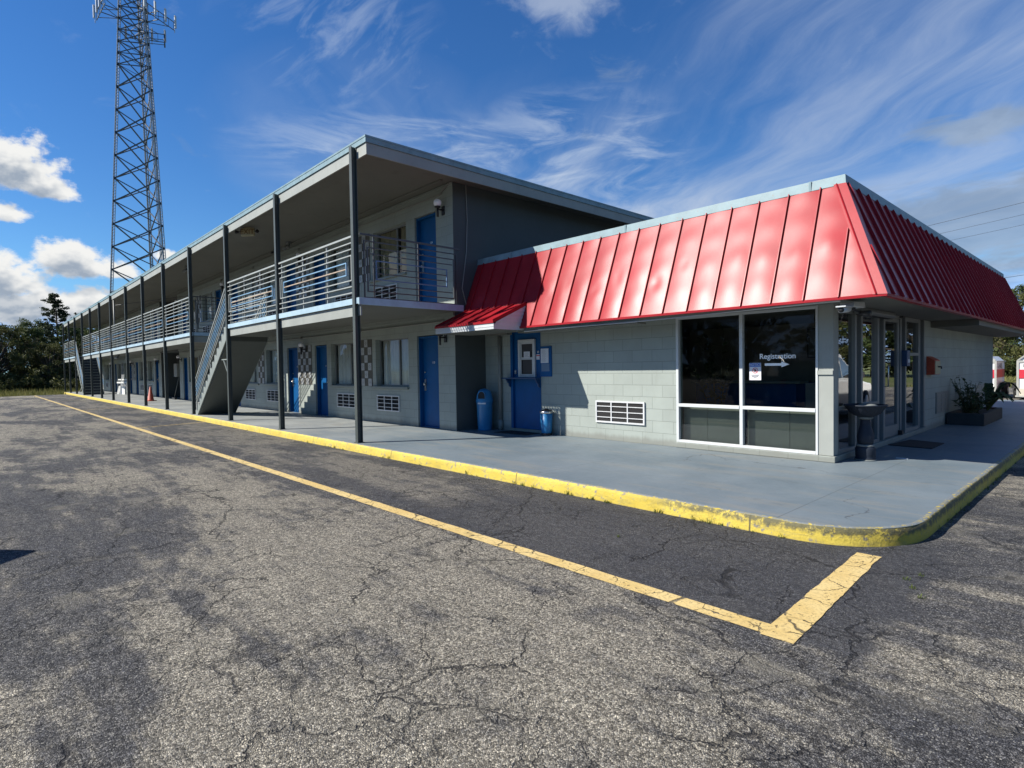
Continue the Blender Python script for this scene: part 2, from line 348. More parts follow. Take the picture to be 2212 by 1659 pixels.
# ------------------------------------------------------------------ ground
def asphalt_nodes(t,oc):
    """returns colour and height of the worn asphalt; oc in metres"""
    x,y,z=t.sep(oc)
    w=t.noise(oc,.9,4,.6,col=True);wv=t.vm('SCALE',t.vm('SUBTRACT',w,(.5,.5,.5)),None)
    t.n[-1]
    return x,y
def asphalt(name='worn_asphalt'):
    m,t,b=new_mat(name)
    oc=t.new('ShaderNodeTexCoord').outputs['Object'];x,y,z=t.sep(oc)
    flat=t.comb(x,y,0)
    big=t.noise(t.map(flat,rot=(0,0,R(38)),sc=(.45,1.5,1)),.50,7,.60,.6)       # long worn drifts
    mid=t.noise(flat,2.6,7,.66,.5)
    streak=t.noise(t.map(flat,rot=(0,0,R(52)),sc=(.35,3.2,1)),1.7,7,.7,.4)
    fine=t.noise(flat,46,6,.85);grit=t.noise(flat,130,2,.7)
    st=t.vor(flat,85,'F1','Color');stx=t.sep(st)[0]
    sd=t.vor(flat,85,'F1','Distance')
    wear=t.m('ADD',t.m('MULTIPLY',big,.62),t.m('ADD',t.m('MULTIPLY',mid,.26),t.m('MULTIPLY',streak,.26)))
    ragg=t.noise(flat,7,5,.8);wear=t.m('ADD',wear,t.m('MULTIPLY',t.m('SUBTRACT',ragg,.5),.12));wear=t.m('ADD',t.m('MULTIPLY',t.ss(wear,.54,.61),.52),t.m('MULTIPLY',t.ss(wear,.43,.74),.48))
    # sealed darker strip between the painted line and the kerb
    wob=t.m('MULTIPLY',t.m('SUBTRACT',t.noise(flat,1.8,4,.6),.5),.55)
    yb=t.m('ADD',y,wob);xb=t.m('ADD',x,wob)
    seal=t.m('MULTIPLY',t.ss(yb,3.12,3.22),t.m('MULTIPLY',t.ss(xb,-.85,-1.0),t.ss(yb,5.6,5.5)))
    seal=t.m('MULTIPLY',seal,t.ss(t.m('ADD',x,t.m('MULTIPLY',wob,2)),-5.8,-4.6,.30,1))
    wear=t.m('MULTIPLY',wear,t.m('SUBTRACT',1,t.m('MULTIPLY',seal,.85)))
    base=t.mix(wear,(.070,.071,.078),(.365,.330,.258))
    base=t.mix(t.m('MULTIPLY',seal,.55),base,(.062,.064,.070))
    cell=t.vor(flat,105,'F1','Color');cv=t.sep(cell)[1];ce=t.vor(flat,105,'DISTANCE_TO_EDGE')
    cellv=t.m('MULTIPLY',t.ss(cv,0,1,.45,1.62),t.ss(ce,.02,.16,.55,1.06))
    cellv=t.m('ADD',t.m('MULTIPLY',cellv,t.m('SUBTRACT',1,t.m('MULTIPLY',seal,.45))),t.m('MULTIPLY',seal,.45))
    base=t.mix(1,base,t.comb(cellv,cellv,cellv),'MULTIPLY')
    mg=t.noise(flat,15,9,.92);mgs=t.noise(t.map(flat,rot=(0,0,R(52)),sc=(.4,2.2,1)),9,6,.8)
    mgv=t.m('MAXIMUM',t.m('ADD',1,t.m('ADD',t.m('MULTIPLY',t.m('SUBTRACT',mg,.5),3.4),t.m('MULTIPLY',t.m('SUBTRACT',mgs,.5),1.3))),.3)
    base=t.mix(1,base,t.comb(mgv,mgv,mgv),'MULTIPLY')
    # exposed stones and binder between them
    lum=t.m('ADD',t.m('MULTIPLY',fine,1.1),t.m('MULTIPLY',grit,.55))
    amt=.95
    lumm=t.m('MAXIMUM',t.m('ADD',1,t.m('MULTIPLY',t.m('SUBTRACT',lum,.825),t.m('MULTIPLY',amt,4.2))),.25)
    base=t.mix(1,base,t.comb(lumm,lumm,lumm),'MULTIPLY')
    stone=t.m('MULTIPLY',t.ss(stx,.70,.8),t.ss(sd,.48,.28))
    stone=t.m('MULTIPLY',stone,t.m('MULTIPLY',amt,t.m('SUBTRACT',1,t.m('MULTIPLY',seal,.6))))
    base=t.mix(t.m('MULTIPLY',stone,.75),base,(.40,.385,.34))
    dkst=t.m('MULTIPLY',t.m('MULTIPLY',t.ss(stx,.26,.12),t.ss(sd,.45,.25)),amt)
    base=t.mix(t.m('MULTIPLY',dkst,.6),base,(.025,.027,.034))
    # cracks
    wrp=t.vm('ADD',flat,t.vm('MULTIPLY',t.vm('SUBTRACT',t.noise(flat,2.2,5,.65,col=True),(.5,.5,.5)),(.55,.55,0)))
    c1=t.vor(wrp,.55,'DISTANCE_TO_EDGE');c2=t.vor(wrp,1.7,'DISTANCE_TO_EDGE')
    km=t.noise(flat,.8,3,.5);k2=t.noise(flat,1.1,3,.5)
    wd=t.m('MULTIPLY',t.ss(km,.45,.70),t.m('MULTIPLY',t.ss(mid,.4,.7),.0045))
    cr1=t.m('MULTIPLY',t.ss(t.m('SUBTRACT',c1,wd),.0055,.0015),t.ss(km,.38,.50))
    cr2=t.m('MULTIPLY',t.ss(c2,.014,.004),t.ss(k2,.44,.55))
    w3=t.vm('ADD',flat,t.vm('MULTIPLY',t.vm('SUBTRACT',t.noise(flat,6,4,.65,col=True),(.5,.5,.5)),(.22,.22,0)))
    c3=t.vor(w3,4.2,'DISTANCE_TO_EDGE');k3=t.noise(flat,.55,4,.6)
    cr3=t.m('MULTIPLY',t.m('MULTIPLY',t.ss(c3,.030,.008),t.ss(k3,.46,.58)),.55)
    cr2=t.m('MAXIMUM',cr2,cr3)
    crack=t.m('MAXIMUM',cr1,cr2)
    base=t.mix(t.m('MULTIPLY',crack,.78),base,(.012,.012,.013))
    # sandy dust in the low spots beside cracks
    dust=t.m('MULTIPLY',t.ss(t.m('ADD',t.noise(flat,1.3,6,.7),t.m('MULTIPLY',t.ss(c1,.10,0),.12)),.60,.78),.45)
    base=t.mix(t.m('MULTIPLY',dust,t.m('SUBTRACT',1,seal)),base,(.27,.25,.20))
    t.l.new(base,b.inputs['Base Color']);b.inputs['Roughness'].default_value=.85;b.inputs['Specular IOR Level'].default_value=.35
    h=t.m('ADD',t.m('MULTIPLY',fine,.9),t.m('ADD',t.m('MULTIPLY',stone,.45),t.m('MULTIPLY',grit,.35)))
    h=t.m('SUBTRACT',h,t.m('MULTIPLY',crack,2.4))
    h=t.m('ADD',h,t.m('ADD',t.m('MULTIPLY',t.ss(ce,0,.25),.7),t.m('MULTIPLY',t.noise(flat,14,4,.7),2.2)))
    t.l.new(t.bump(h,.95,.012),b.inputs['Normal'])
    return m
M_asphalt=asphalt()
def grass_ground():
    m,t,b=new_mat('grass_ground')
    oc=t.new('ShaderNodeTexCoord').outputs['Object']
    n1=t.noise(oc,.12,4,.6);n2=t.noise(t.map(oc,sc=(.35,1,1)),1.5,7,.7);n3=t.noise(oc,18,4,.7)
    c=t.mix(t.ss(n2,.3,.7),(.055,.085,.018),(.15,.165,.04))
    c=t.mix(t.m('MULTIPLY',t.ss(n1,.45,.65),.5),c,(.17,.15,.07))
    c=t.mix(t.m('MULTIPLY',t.ss(n3,.5,.75),.5),c,(.03,.045,.012))
    t.l.new(c,b.inputs['Base Color']);b.inputs['Roughness'].default_value=.9
    t.l.new(t.bump(t.m('ADD',n2,n3),1,.12),b.inputs['Normal']);return m
M_grassg=grass_ground()
g=MB();g.add([(-1200,-1200,-.19),(1200,-1200,-.19),(1200,1200,-.19),(-1200,1200,-.19)],[(0,1,2,3)])
tag(add('ground',g,M_grassg),'mown grass field round the motel lot','ground',kind='structure')
pts=[(-56.6,5.3),(-56.2,3),(-55.4,1),(-55.8,-3),(-55,-10),(-56,-25),(-55,-45),(60,-45),(60,39),(20,40.5),(4,40.2),(-5,40.8),(-14,40.3),(-14,15.5),(-9,15.5),(-9,5.3)]
pp=[]
for i,(a,b_) in enumerate(pts):
    c_,d_=pts[(i+1)%len(pts)];L=math.hypot(c_-a,d_-b_);n=max(1,int(L/1.0))
    for k in range(n):
        f=k/n;j=.10*mnoise.noise(Vector((a+(c_-a)*f,b_+(d_-b_)*f,0))*1.7);pp.append((a+(c_-a)*f+j,b_+(d_-b_)*f+j,-.14))
g=MB();g.add(pp,[tuple(range(len(pp)))])
tag(add('parking_lot',g,M_asphalt),'cracked worn grey asphalt car park','car park',kind='structure')
# walkway slab and kerb
def walk_mat():
    m,t,b=new_mat('painted_walkway')
    oc=t.new('ShaderNodeTexCoord').outputs['Object'];x,y,z=t.sep(oc);fl=t.comb(x,y,0)
    n1=t.noise(fl,.8,6,.6);n2=t.noise(fl,9,6,.7);n3=t.noise(t.map(fl,sc=(.4,2.4,1)),1.5,6,.65,.6)
    c=t.mix(t.ss(n1,.3,.7),(.112,.145,.165),(.158,.190,.208))
    bare=t.ss(t.m('ADD',t.m('MULTIPLY',x,-1),t.m('MULTIPLY',t.m('SUBTRACT',n3,.5),6)),8.5,14)
    c=t.mix(t.m('MULTIPLY',bare,.75),c,t.mix(t.ss(n1,.35,.65),(.23,.24,.235),(.32,.325,.30)))
    c=t.mix(t.m('MULTIPLY',t.ss(n3,.50,.68),.50),c,(.205,.20,.175))
    n4=t.noise(fl,2.6,7,.72,.8)
    c=t.mix(t.m('MULTIPLY',t.ss(n4,.57,.69),.42),c,(.075,.095,.105))
    c=t.mix(t.m('MULTIPLY',t.ss(t.noise(fl,34,3,.7),.62,.70),.35),c,(.24,.26,.26))
    c=t.mix(t.m('MULTIPLY',t.ss(n2,.60,.72),.35),c,(.11,.125,.13))
    w=t.vm('ADD',fl,t.vm('MULTIPLY',t.vm('SUBTRACT',t.noise(fl,1.4,5,.6,col=True),(.5,.5,.5)),(.9,.9,0)))
    cr=t.vor(w,.33,'DISTANCE_TO_EDGE');km=t.noise(fl,.45,2,.5)
    crack=t.m('MULTIPLY',t.ss(cr,.0035,.0005),t.ss(km,.50,.56))
    # tooled joints
    j=t.m('ABSOLUTE',t.m('SUBTRACT',t.m('FRACT',t.m('DIVIDE',t.m('ADD',x,.6),3.05)),.5))
    joint=t.ss(j,.0018,.0006)
    cj=t.m('MAXIMUM',crack,t.m('MULTIPLY',joint,.8))
    c=t.mix(t.m('MULTIPLY',cj,.7),c,(.05,.055,.06))
    t.l.new(c,b.inputs['Base Color']);t.put(b.inputs['Roughness'],t.m('ADD',.42,t.m('MULTIPLY',n2,.25)))
    nf=t.noise(fl,90,3,.6)
    t.l.new(t.bump(t.m('SUBTRACT',t.m('ADD',t.m('MULTIPLY',nf,.3),n2),t.m('MULTIPLY',cj,3)),.35,.004),b.inputs['Normal']);return m
M_walk=walk_mat()
def arc(cx,cy,r,a0,a1,n): return [(cx+r*math.cos(a0+(a1-a0)*i/n),cy+r*math.sin(a0+(a1-a0)*i/n)) for i in range(n+1)]
XL,XR,YK,YE=-58.0,-1.2,5.04,25.7
outer=[(XL,15.2),(XL,YK)]
path=[(XL+(XR-.8-XL)*i/150,YK) for i in range(1,150)]
outer+=path+arc(XR-.8,YK+.8,.8,-math.pi/2,0,14)
outer+=[(XR,YK+.8+(YE-YK-.8)*i/50) for i in range(1,51)]
ring=outer+[(-2.0,YE),(-10.4,YE),(-10.4,15.2)]
g=MB();g.add([(a-.035 if a>XR-.9 and b_>YK+.8 else a,max(b_,YK+.035) ,0) for a,b_ in ring],[tuple(range(len(ring)))])
tag(add('walkway',g,M_walk),'blue grey painted concrete walkway along the motel','walkway',kind='structure')
def kerb_mat():
    m,t,b=new_mat('yellow_kerb_paint')
    oc=t.new('ShaderNodeTexCoord').outputs['Object'];x,y,z=t.sep(oc)
    n1=t.noise(oc,2.2,6,.65);n2=t.noise(oc,16,7,.72);n3=t.noise(oc,60,4,.7)
    c=t.mix(t.ss(n1,.3,.7),(.47,.345,.035),(.58,.45,.065))
    c=t.mix(t.m('MULTIPLY',t.ss(n3,.50,.7),.55),c,(.42,.34,.06))
    c=t.mix(t.m('MULTIPLY',t.ss(n2,.45,.6),.35),c,(.46,.36,.07))
    jk=t.m('ABSOLUTE',t.m('SUBTRACT',t.m('FRACT',t.m('DIVIDE',t.m('ADD',x,2.33),3.05)),.5))
    c=t.mix(t.m('MULTIPLY',t.ss(jk,.496,.499),.9),c,(.05,.045,.03))
    chip=t.ss(t.m('ADD',n2,t.m('MULTIPLY',n1,.25)),.71,.76)
    c=t.mix(chip,c,(.22,.20,.16))
    # dark growth on the upper face near the corner
    near=t.ss(t.m('ADD',x,t.m('MULTIPLY',n1,1.5)),-3.2,-1.9)
    up=t.ss(t.m('ADD',z,t.m('MULTIPLY',t.m('SUBTRACT',n2,.5),.16)),-.085,-.03)
    lip=t.ss(z,-.004,.0015)
    c=t.mix(t.m('MULTIPLY',lip,t.ss(n2,.40,.46)),c,(.165,.185,.19))
    moss=t.m('MULTIPLY',t.m('MULTIPLY',near,up),t.m('MULTIPLY',t.ss(t.noise(oc,11,7,.8),.36,.50),t.m('SUBTRACT',1,lip)))
    dirt2=t.m('MULTIPLY',t.ss(t.noise(t.map(oc,sc=(1,1,3)),5,7,.75),.50,.62),.45)
    c=t.mix(dirt2,c,(.26,.215,.07))
    c=t.mix(t.m('MULTIPLY',moss,.94),c,t.mix(n3,(.05,.052,.03),(.11,.10,.05)))
    grime=t.m('MULTIPLY',t.ss(t.m('ADD',z,t.m('MULTIPLY',n2,.05)),-.10,-.135),.8)
    c=t.mix(grime,c,(.08,.07,.05))
    t.l.new(c,b.inputs['Base Color']);b.inputs['Roughness'].default_value=.7
    t.l.new(t.bump(t.m('ADD',t.m('MULTIPLY',n2,1.2),t.m('MULTIPLY',n3,.6)),.7,.012),b.inputs['Normal']);return m
M_kerb=kerb_mat()
g=MB();g.smooth=True
P=[Vector((a,b_,0)) for a,b_ in outer[1:]]
# refine
Q=[]
for i in range(len(P)-1):
    L=(P[i+1]-P[i]).length;n=max(1,int(L/ (.12 if P[i].x>-14 else .4)))
    for k in range(n): Q.append(P[i].lerp(P[i+1],k/n))
Q.append(P[-1]);rows=[];prof=[(.030,-.175),(.022,-.10),(.014,-.035),(.004,-.006),(-.010,.0035),(-.045,.0042)]
for i,p in enumerate(Q):
    d=(Q[min(i+1,len(Q)-1)]-Q[max(i-1,0)]).normalized();nrm=Vector((d.y,-d.x,0))
    row=[]
    for j,(o,z) in enumerate(prof):
        jit=.006*mnoise.noise(Vector((p.x*3,p.y*3,j*.7)))+.004*mnoise.noise(Vector((p.x*13,p.y*13,j)))
        if j>=4: jit*=.2
        row.append(p+nrm*(o+jit)+Vector((0,0,z+(jit*.5 if j<4 else 0))))
    rows.append(row)
vs=[v for r in rows for v in r];k=len(prof)
g.add(vs,[(i*k+j,(i+1)*k+j,(i+1)*k+j+1,i*k+j+1) for i in range(len(rows)-1) for j in range(k-1)])
tag(add('kerb',g,M_kerb),'yellow painted concrete kerb edging the walkway','kerb',kind='structure')
def line_mat(worn):
    m=bpy.data.materials.new('worn_yellow_line');m.use_nodes=True;t=NT(m.node_tree);b=t.n['Principled BSDF'];out=t.n['Material Output']
    oc=t.new('ShaderNodeTexCoord').outputs['Object'];x,y,z=t.sep(oc);fl=t.comb(x,y,0)
    n1=t.noise(fl,3,6,.65);n2=t.noise(fl,45,5,.75);n3=t.noise(fl,9,5,.7)
    c=t.mix(t.ss(n1,.3,.7),(.52,.37,.13),(.60,.46,.20))
    c=t.mix(t.m('MULTIPLY',t.ss(n2,.47,.62),.55),c,(.27,.20,.085))
    t.l.new(c,b.inputs['Base Color']);b.inputs['Roughness'].default_value=.75
    w=t.vm('ADD',fl,t.vm('MULTIPLY',t.vm('SUBTRACT',t.noise(fl,5,4,.6,col=True),(.5,.5,.5)),(.16,.16,0)))
    cr=t.vor(w,3.6,'DISTANCE_TO_EDGE')
    hole=t.m('MAXIMUM',t.m('MULTIPLY',t.ss(cr,.022,.006),t.ss(n1,.40,.50)),t.ss(t.m('ADD',t.m('MULTIPLY',n2,.6),t.m('MULTIPLY',n3,.5)),.70-worn,.74-worn))
    tr=t.new('ShaderNodeBsdfTransparent');mx=t.new('ShaderNodeMixShader')
    t.l.new(t.m('MULTIPLY',hole,.85),mx.inputs[0]);t.l.new(b.outputs[0],mx.inputs[1]);t.l.new(tr.outputs[0],mx.inputs[2]);t.l.new(mx.outputs[0],out.inputs[0])
    t.l.new(t.bump(n2,.6,.006),b.inputs['Normal'])
    return m
M_line=line_mat(.085);M_line2=line_mat(.15)
def stripe(name,a,b,w0,w1,mat,z=-.136,lab=None):
    a=Vector(a);b=Vector(b);d=(b-a);L=d.length;d.normalize();nr=Vector((-d.y,d.x));n=max(2,int(L/.04) if L<6 else int(L/.15));vs=[];fs=[]
    for i in range(n+1):
        f=i/n;p=a+d*L*f;w=w0+(w1-w0)*f
        for s in(-1,1):
            e=w/2+.010*mnoise.noise(Vector((p.x*6,p.y*6,s*3)))+.006*mnoise.noise(Vector((p.x*25,p.y*25,s*3)))
            q=p+nr*s*e;vs.append((q.x,q.y,z))
    for i in range(n): fs.append((2*i,2*i+2,2*i+3,2*i+1))
    g=MB();g.add(vs,fs);return tag(add(name,g,mat),lab,'road marking',kind='structure')
stripe('painted_line',(-1.395,3.205),(-55.2,3.03),.135,.12,M_line,lab='long worn yellow line running parallel to the kerb')
stripe('painted_line',(-1.305,3.12),(-1.39,5.005),.175,.165,M_line,z=-.1355,lab='short cracked yellow line from the line corner to the kerb')
stripe('painted_line',(-18.66,3.15),(-19.1,4.98),.10,.10,M_line2,lab='faded cross line nearest the near stair')
stripe('painted_line',(-30.2,3.15),(-31.0,4.98),.10,.10,M_line2,lab='faded cross line left of the near stair')
stripe('painted_line',(-41.8,3.15),(-42.3,4.98),.10,.10,M_line2,lab='farthest faded cross line between long line and kerb')

# ------------------------------------------------------------------ long two-storey motel wing
F=7.593;D=5.19;FZ=2.75                     # wall plane, column line, upper floor offset
COLX=[-59.014,-55.247,-51.531,-47.624,-43.904,-40.182,-36.383,-32.172,-28.428,-24.706,-21.034,-17.281,-13.563,-9.834]
motel=thing('motel_building','long two-storey grey motel wing with blue doors and a railed outside gallery','motel',(-34,F,0))
def wall_grid(mb,u0,u1,z0,z1,holes,plane,depth,axis='y',sgn=1):
    """front sheet with rectangular holes plus the reveals; plane faces -y (axis y) or +x (axis x)"""
    us=sorted({u0,u1,*[h[0] for h in holes],*[h[1] for h in holes]});zs=sorted({z0,z1,*[h[2] for h in holes],*[h[3] for h in holes]})
    us=[u for u in us if u0<=u<=u1];zs=[z for z in zs if z0<=z<=z1]
    def P(u,d,z): return (u,plane+d,z) if axis=='y' else (plane-d,u,z)
    for i in range(len(us)-1):
        for j in range(len(zs)-1):
            a,b,c,d=us[i],us[i+1],zs[j],zs[j+1]
            if any(h[0]<=a and b<=h[1] and h[2]<=c and d<=h[3] for h in holes): continue
            mb.add([P(a,0,c),P(b,0,c),P(b,0,d),P(a,0,d)],[(0,1,2,3)])
    for a,b,c,d in holes:
        q=depth
        mb.add([P(a,0,c),P(a,q,c),P(a,q,d),P(a,0,d)],[(0,1,2,3)])
        mb.add([P(b,0,c),P(b,0,d),P(b,q,d),P(b,q,c)],[(0,1,2,3)])
        mb.add([P(a,0,d),P(b,0,d),P(b,q,d),P(a,q,d)],[(0,3,2,1)])
        if c>z0+.001: mb.add([P(a,0,c),P(b,0,c),P(b,q,c),P(a,q,c)],[(0,1,2,3)])
    return mb
# room layout: (left door edge, right door edge, handle on left?), windows, grilles, tile panels
doors=[];wins=[];acs=[];tiles=[];mods=[]
def module(c0,w):
    """two mirrored rooms right to left starting at c0, width w"""
    k=w/7.74
    def X(a): return c0-a*k
    doors.append((X(1.48),X(.63),1));wins.append((X(3.40),X(1.85)));tiles.append((X(4.16),X(3.60),3));wins.append((X(5.98),X(4.36)))
    acs.append(X(2.80));acs.append(X(5.06));doors.append((X(7.08),X(6.25),-1))
    mods.append(c0)
module(-10.0,7.74);module(-17.74,7.74);module(-25.48,7.74)
module(-37.3,7.85);module(-45.15,7.85)
# last single room
c0=-53.0;doors.append((c0-1.48,c0-.63,1));wins.append((c0-3.40,c0-1.85));acs.append(c0-2.8);tiles.append((c0-4.16,c0-3.6,3))
mods_b=[-17.8,-25.5,-45.15,-53.0]
for c in mods_b: tiles.append((c-.50,c+.48,5))
DOOR_Z=(.02,2.13);WZ=(.935,2.13)
LB=[(-33.25,-10.0),(-59.3,-37.2)]
up_tiles=tiles
for lvl in (0,1):
    o=FZ*lvl
    for a,b in LB:
        hs=[(d[0],d[1],DOOR_Z[0]+o-(.02 if lvl==0 else .0),DOOR_Z[1]+o) for d in doors if a<d[0]<b]+[(w[0],w[1],WZ[0]+o,WZ[1]+o) for w in wins if a<w[0]<b]
        g=wall_grid(MB(),a,b,0 if lvl==0 else FZ-.03,2.62 if lvl==0 else 5.40,hs,F,.20)
        add('wall',g,M_wall,motel)
# room volume behind the openings so that nothing shows through, end walls, breezeway
g=MB();g.box(-10.12,F+.25,.02,-33.15,F+.35,5.3);g.box(-37.3,F+.25,.02,-59.2,F+.35,5.3);add('inner_wall',g,M_dark,motel)
g=MB();g.add([(-10,F,0),(-10,15,0),(-10,15,5.4),(-10,F,5.4)],[(0,1,2,3)]);g.add([(-59.3,F,0),(-59.3,15,0),(-59.3,15,5.4),(-59.3,F,5.4)],[(0,1,2,3)]);g.add([(-59.3,15,0),(-10,15,0),(-10,15,5.4),(-59.3,15,5.4)],[(0,1,2,3)])
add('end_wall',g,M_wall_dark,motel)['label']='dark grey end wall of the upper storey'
g=MB()
for x in (-37.2,-33.25): g.add([(x,F,0),(x,12.5,0),(x,12.5,5.4),(x,F,5.4)],[(0,1,2,3)])
g.add([(-37.2,12.5,0),(-33.25,12.5,0),(-33.25,12.5,5.4),(-37.2,12.5,5.4)],[(0,1,2,3)])
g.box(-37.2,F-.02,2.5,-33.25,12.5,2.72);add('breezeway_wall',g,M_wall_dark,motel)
# small pieces shared by every room
def door_parts():
    w=.85
    fr=MB();fr.box(0,.05,0,.035,.2,2.11);fr.box(w-.035,.05,0,w,.2,2.11);fr.box(.035,.05,2.07,w-.035,.2,2.11);fr.box(.02,.11,0,w-.02,.2,.025)
    lf=MB();lf.box(.037,.145,.03,w-.037,.19,2.068)
    return fr.mesh('door_frame',M_blue),lf.mesh('door_leaf',M_blue)
DF,DL=door_parts()
def handle_mesh():
    h=MB();h.box(-.035,.125,.85,.035,.144,1.12);h.tube([(0,.13,1.03),(0,.075,1.03),(.03,.07,1.02),(.09,.07,.99)],.011,8);h.tube([(0,.13,1.0),(0,.085,.99)],.022,10);h.tube([(0,.145,1.28),(0,.125,1.28)],.018,10)
    return h.mesh('door_handle',M_chrome)
HM=handle_mesh()
def handle_mesh_l():
    me=HM.copy();me.transform(Matrix.Scale(-1,4,(1,0,0)));me.flip_normals();return me
HML=handle_mesh_l()
for lvl in (0,1):
    n=100*(lvl+1)+1
    for i,(a,b,s) in enumerate(doors):
        o=(a,F,.0 if lvl==0 else FZ)
        d=add('door',DL,None,motel,at=o);d.scale.x=(b-a)/.85
        f=local('door_frame',DF,None,d);
        hx=.12 if s>0 else .73
        local('door_handle',HM if s>0 else HML,None,d,(hx,0,0))
        if a>-40:
            num=str(n+ i+ (23 if lvl else 9))
            if i==0: num='124' if lvl==1 else '110'
            me=text_mesh(num,.075,M_chrome);nm=add('room_number',me,None,d,at=(o[0]+.46,F+.142,o[2]+1.50))
# window: frame, pane, curtain
for lvl in (0,1):
    for i,(a,b) in enumerate(wins):
        w=b-a;z0,z1=WZ;h=z1-z0;o=(a,F,z0+FZ*lvl)
        fr=MB();t=.035
        fr.box(0,.12,0,w,.17,t);fr.box(0,.12,h-t,w,.17,h);fr.box(0,.12,t,t,.17,h-t);fr.box(w-t,.12,t,w,.17,h-t);fr.box(w*.62-.02,.115,t,w*.62+.02,.165,h-t)
        wo=add('window',fr,M_alu,motel,at=o)
        pn=MB();pn.add([(t,.145,t),(w-t,.145,t),(w-t,.145,h-t),(t,.145,h-t)],[(0,1,2,3)]);local('pane',pn,M_glass,wo)
        rng=random.Random(i*7+lvl*3);cu=MB();cu.smooth=True
        gap=rng.choice([0,.08,.16,.25]) if i else .03
        parts=[(0.04,w*.62-gap*.3),(w*.62+gap*.7,w-.04)]
        if i%4==1: parts=[(.06,w*.70)]
        for (c0_,c1_) in parts:
            n=max(8,int((c1_-c0_)/.016));vs=[];ph=rng.random()*6
            for q in range(n+1):
                x=c0_+(c1_-c0_)*q/n;k=.020*math.sin(x*62+ph+1.4*math.sin(x*9))+.008*math.sin(x*23+ph)
                vs+=[(x,.205+k*.8,.02),(x,.205+k,h-.03)]
            cu.add(vs,[(2*q,2*q+2,2*q+3,2*q+1) for q in range(n)])
        local('curtain',cu,M_curtain2 if (lvl==1 and i==0) or i%7==5 else M_curtain,wo)
# projecting sills under each pair of windows
for lvl in (0,1):
    for i,(a,b) in enumerate(wins):
        g=MB();x0,x1=(a-.2,b) if i%2==0 else (a,b+.2)
        g.box(x0,-.055,0,x1,.12,.06)
        add('window_sill',MB().box(x0,F-.055,.873+FZ*lvl,x1,F+.12,.931+FZ*lvl),M_panel,motel,bevel=.006)
# lower wall cap either side plus tile panels
for lvl in (0,1):
    for a,b,n in tiles:
        z0=.93+FZ*lvl;z1=2.16+FZ*lvl
        g=MB();g.cur=0;g.box(a-.02,F-.006,z0,b+.02,F+.02,z1);g.cur=1
        cw=(b-a)/n;rh=(z1-z0)/6
        for r in range(6):
            for c in range(n):
                if (c+r)%2==(1 if n==3 else 0):
                    g.box(a+c*cw+.008,F-.020,z1-(r+1)*rh+.008,a+(c+1)*cw-.008,F-.007,z1-r*rh-.006)
                    cx,cz=a+(c+.5)*cw,z1-(r+.5)*rh
                    for dx,dz in((0,.03),(0,-.03),(.03,0),(-.03,0)):
                        g.cur=2;g.box(cx+dx-.010,F-.0225,cz+dz-.010,cx+dx+.010,F-.0205,cz+dz+.010);g.cur=1
        add('tile_panel',g,[M_tilebg,M_tile,M_tilebg],motel)
# wall heater grilles
def grille(w=1.07,h=.40):
    g=MB();t=.028
    g.box(0,-.03,0,w,.0,t);g.box(0,-.03,h-t,w,0,h);g.box(0,-.03,t,t,0,h-t);g.box(w-t,-.03,t,w,0,h-t)
    for k in(1,2): g.box(w*k/3-.012,-.028,t,w*k/3+.012,0,h-t)
    for k in(1,2,3): g.box(t,-.026,h*k/4-.007,w-t,-.004,h*k/4+.007)
    l=MB();l.box(t,-.004,t,w-t,.0,h-t)
    for k in range(22):
        z=t+.008+k*(h-2*t-.016)/22;l.add([(t,-.016,z),(w-t,-.016,z),(w-t,-.005,z+.010),(t,-.005,z+.010)],[(0,1,2,3)])
    return g.mesh('heater_grille',M_grille),l.mesh('louvre',M_dark)
GM,GL=grille()
for lvl in (0,1):
    for x in acs:
        q=add('heater_grille',GM,None,motel,at=(x-.54,F,.31+FZ*lvl));local('louvre',GL,None,q)
# ledge beam and conduit along the walls
g=MB()
for lvl in (0,1):
    for a,b in LB: g.box(a,F-.035,2.62+FZ*lvl-(.05 if lvl else .12),b-.002,F-.002,2.60+FZ*lvl)
add('wall_moulding',g,M_panel,motel)
for lvl in (0,1):
    g=MB();z=2.395+FZ*lvl+(.03 if lvl else 0)
    for a,b in LB: g.tube([(a+.3,F-.03,z),(b-.45,F-.03,z),(b-.35,F-.03,z+.03 if lvl==0 else z+.02)],.016,8)
    if lvl: g.tube([(-10.42,F-.03,z+.02),(-10.05,F-.035,5.36)],.014,8)
    for x in (-14.2,-18,-22.1,-25.9,-30.2): g.box(x-.05,F-.07,z-.03,x+.05,F-.002,z+.05)
    add('conduit',g,M_conduit,motel)
g=MB();g.tube([(-9.985,7.95,5.35),(-9.985,7.97,4.6),(-9.98,7.93,3.9),(-9.985,7.80,3.1),(-9.98,7.90,2.75),(-9.97,8.1,2.62)],.012,6)
add('conduit',g,M_conduit,motel)
# columns (H section) and beams
def column():
    g=MB();w,d,z1=.095,.105,5.455
    g.box(-w/2,-d/2,0,w/2,-d/2+.011,z1);g.box(-w/2,d/2-.011,0,w/2,d/2,z1);g.box(-.006,-d/2+.011,0,.006,d/2-.011,z1)
    g.box(-.075,-.075,0,.075,.075,.010)
    return g.mesh('column',M_col)
CM=column()
for x in COLX: add('column',CM,None,motel,at=(x,D,.001))
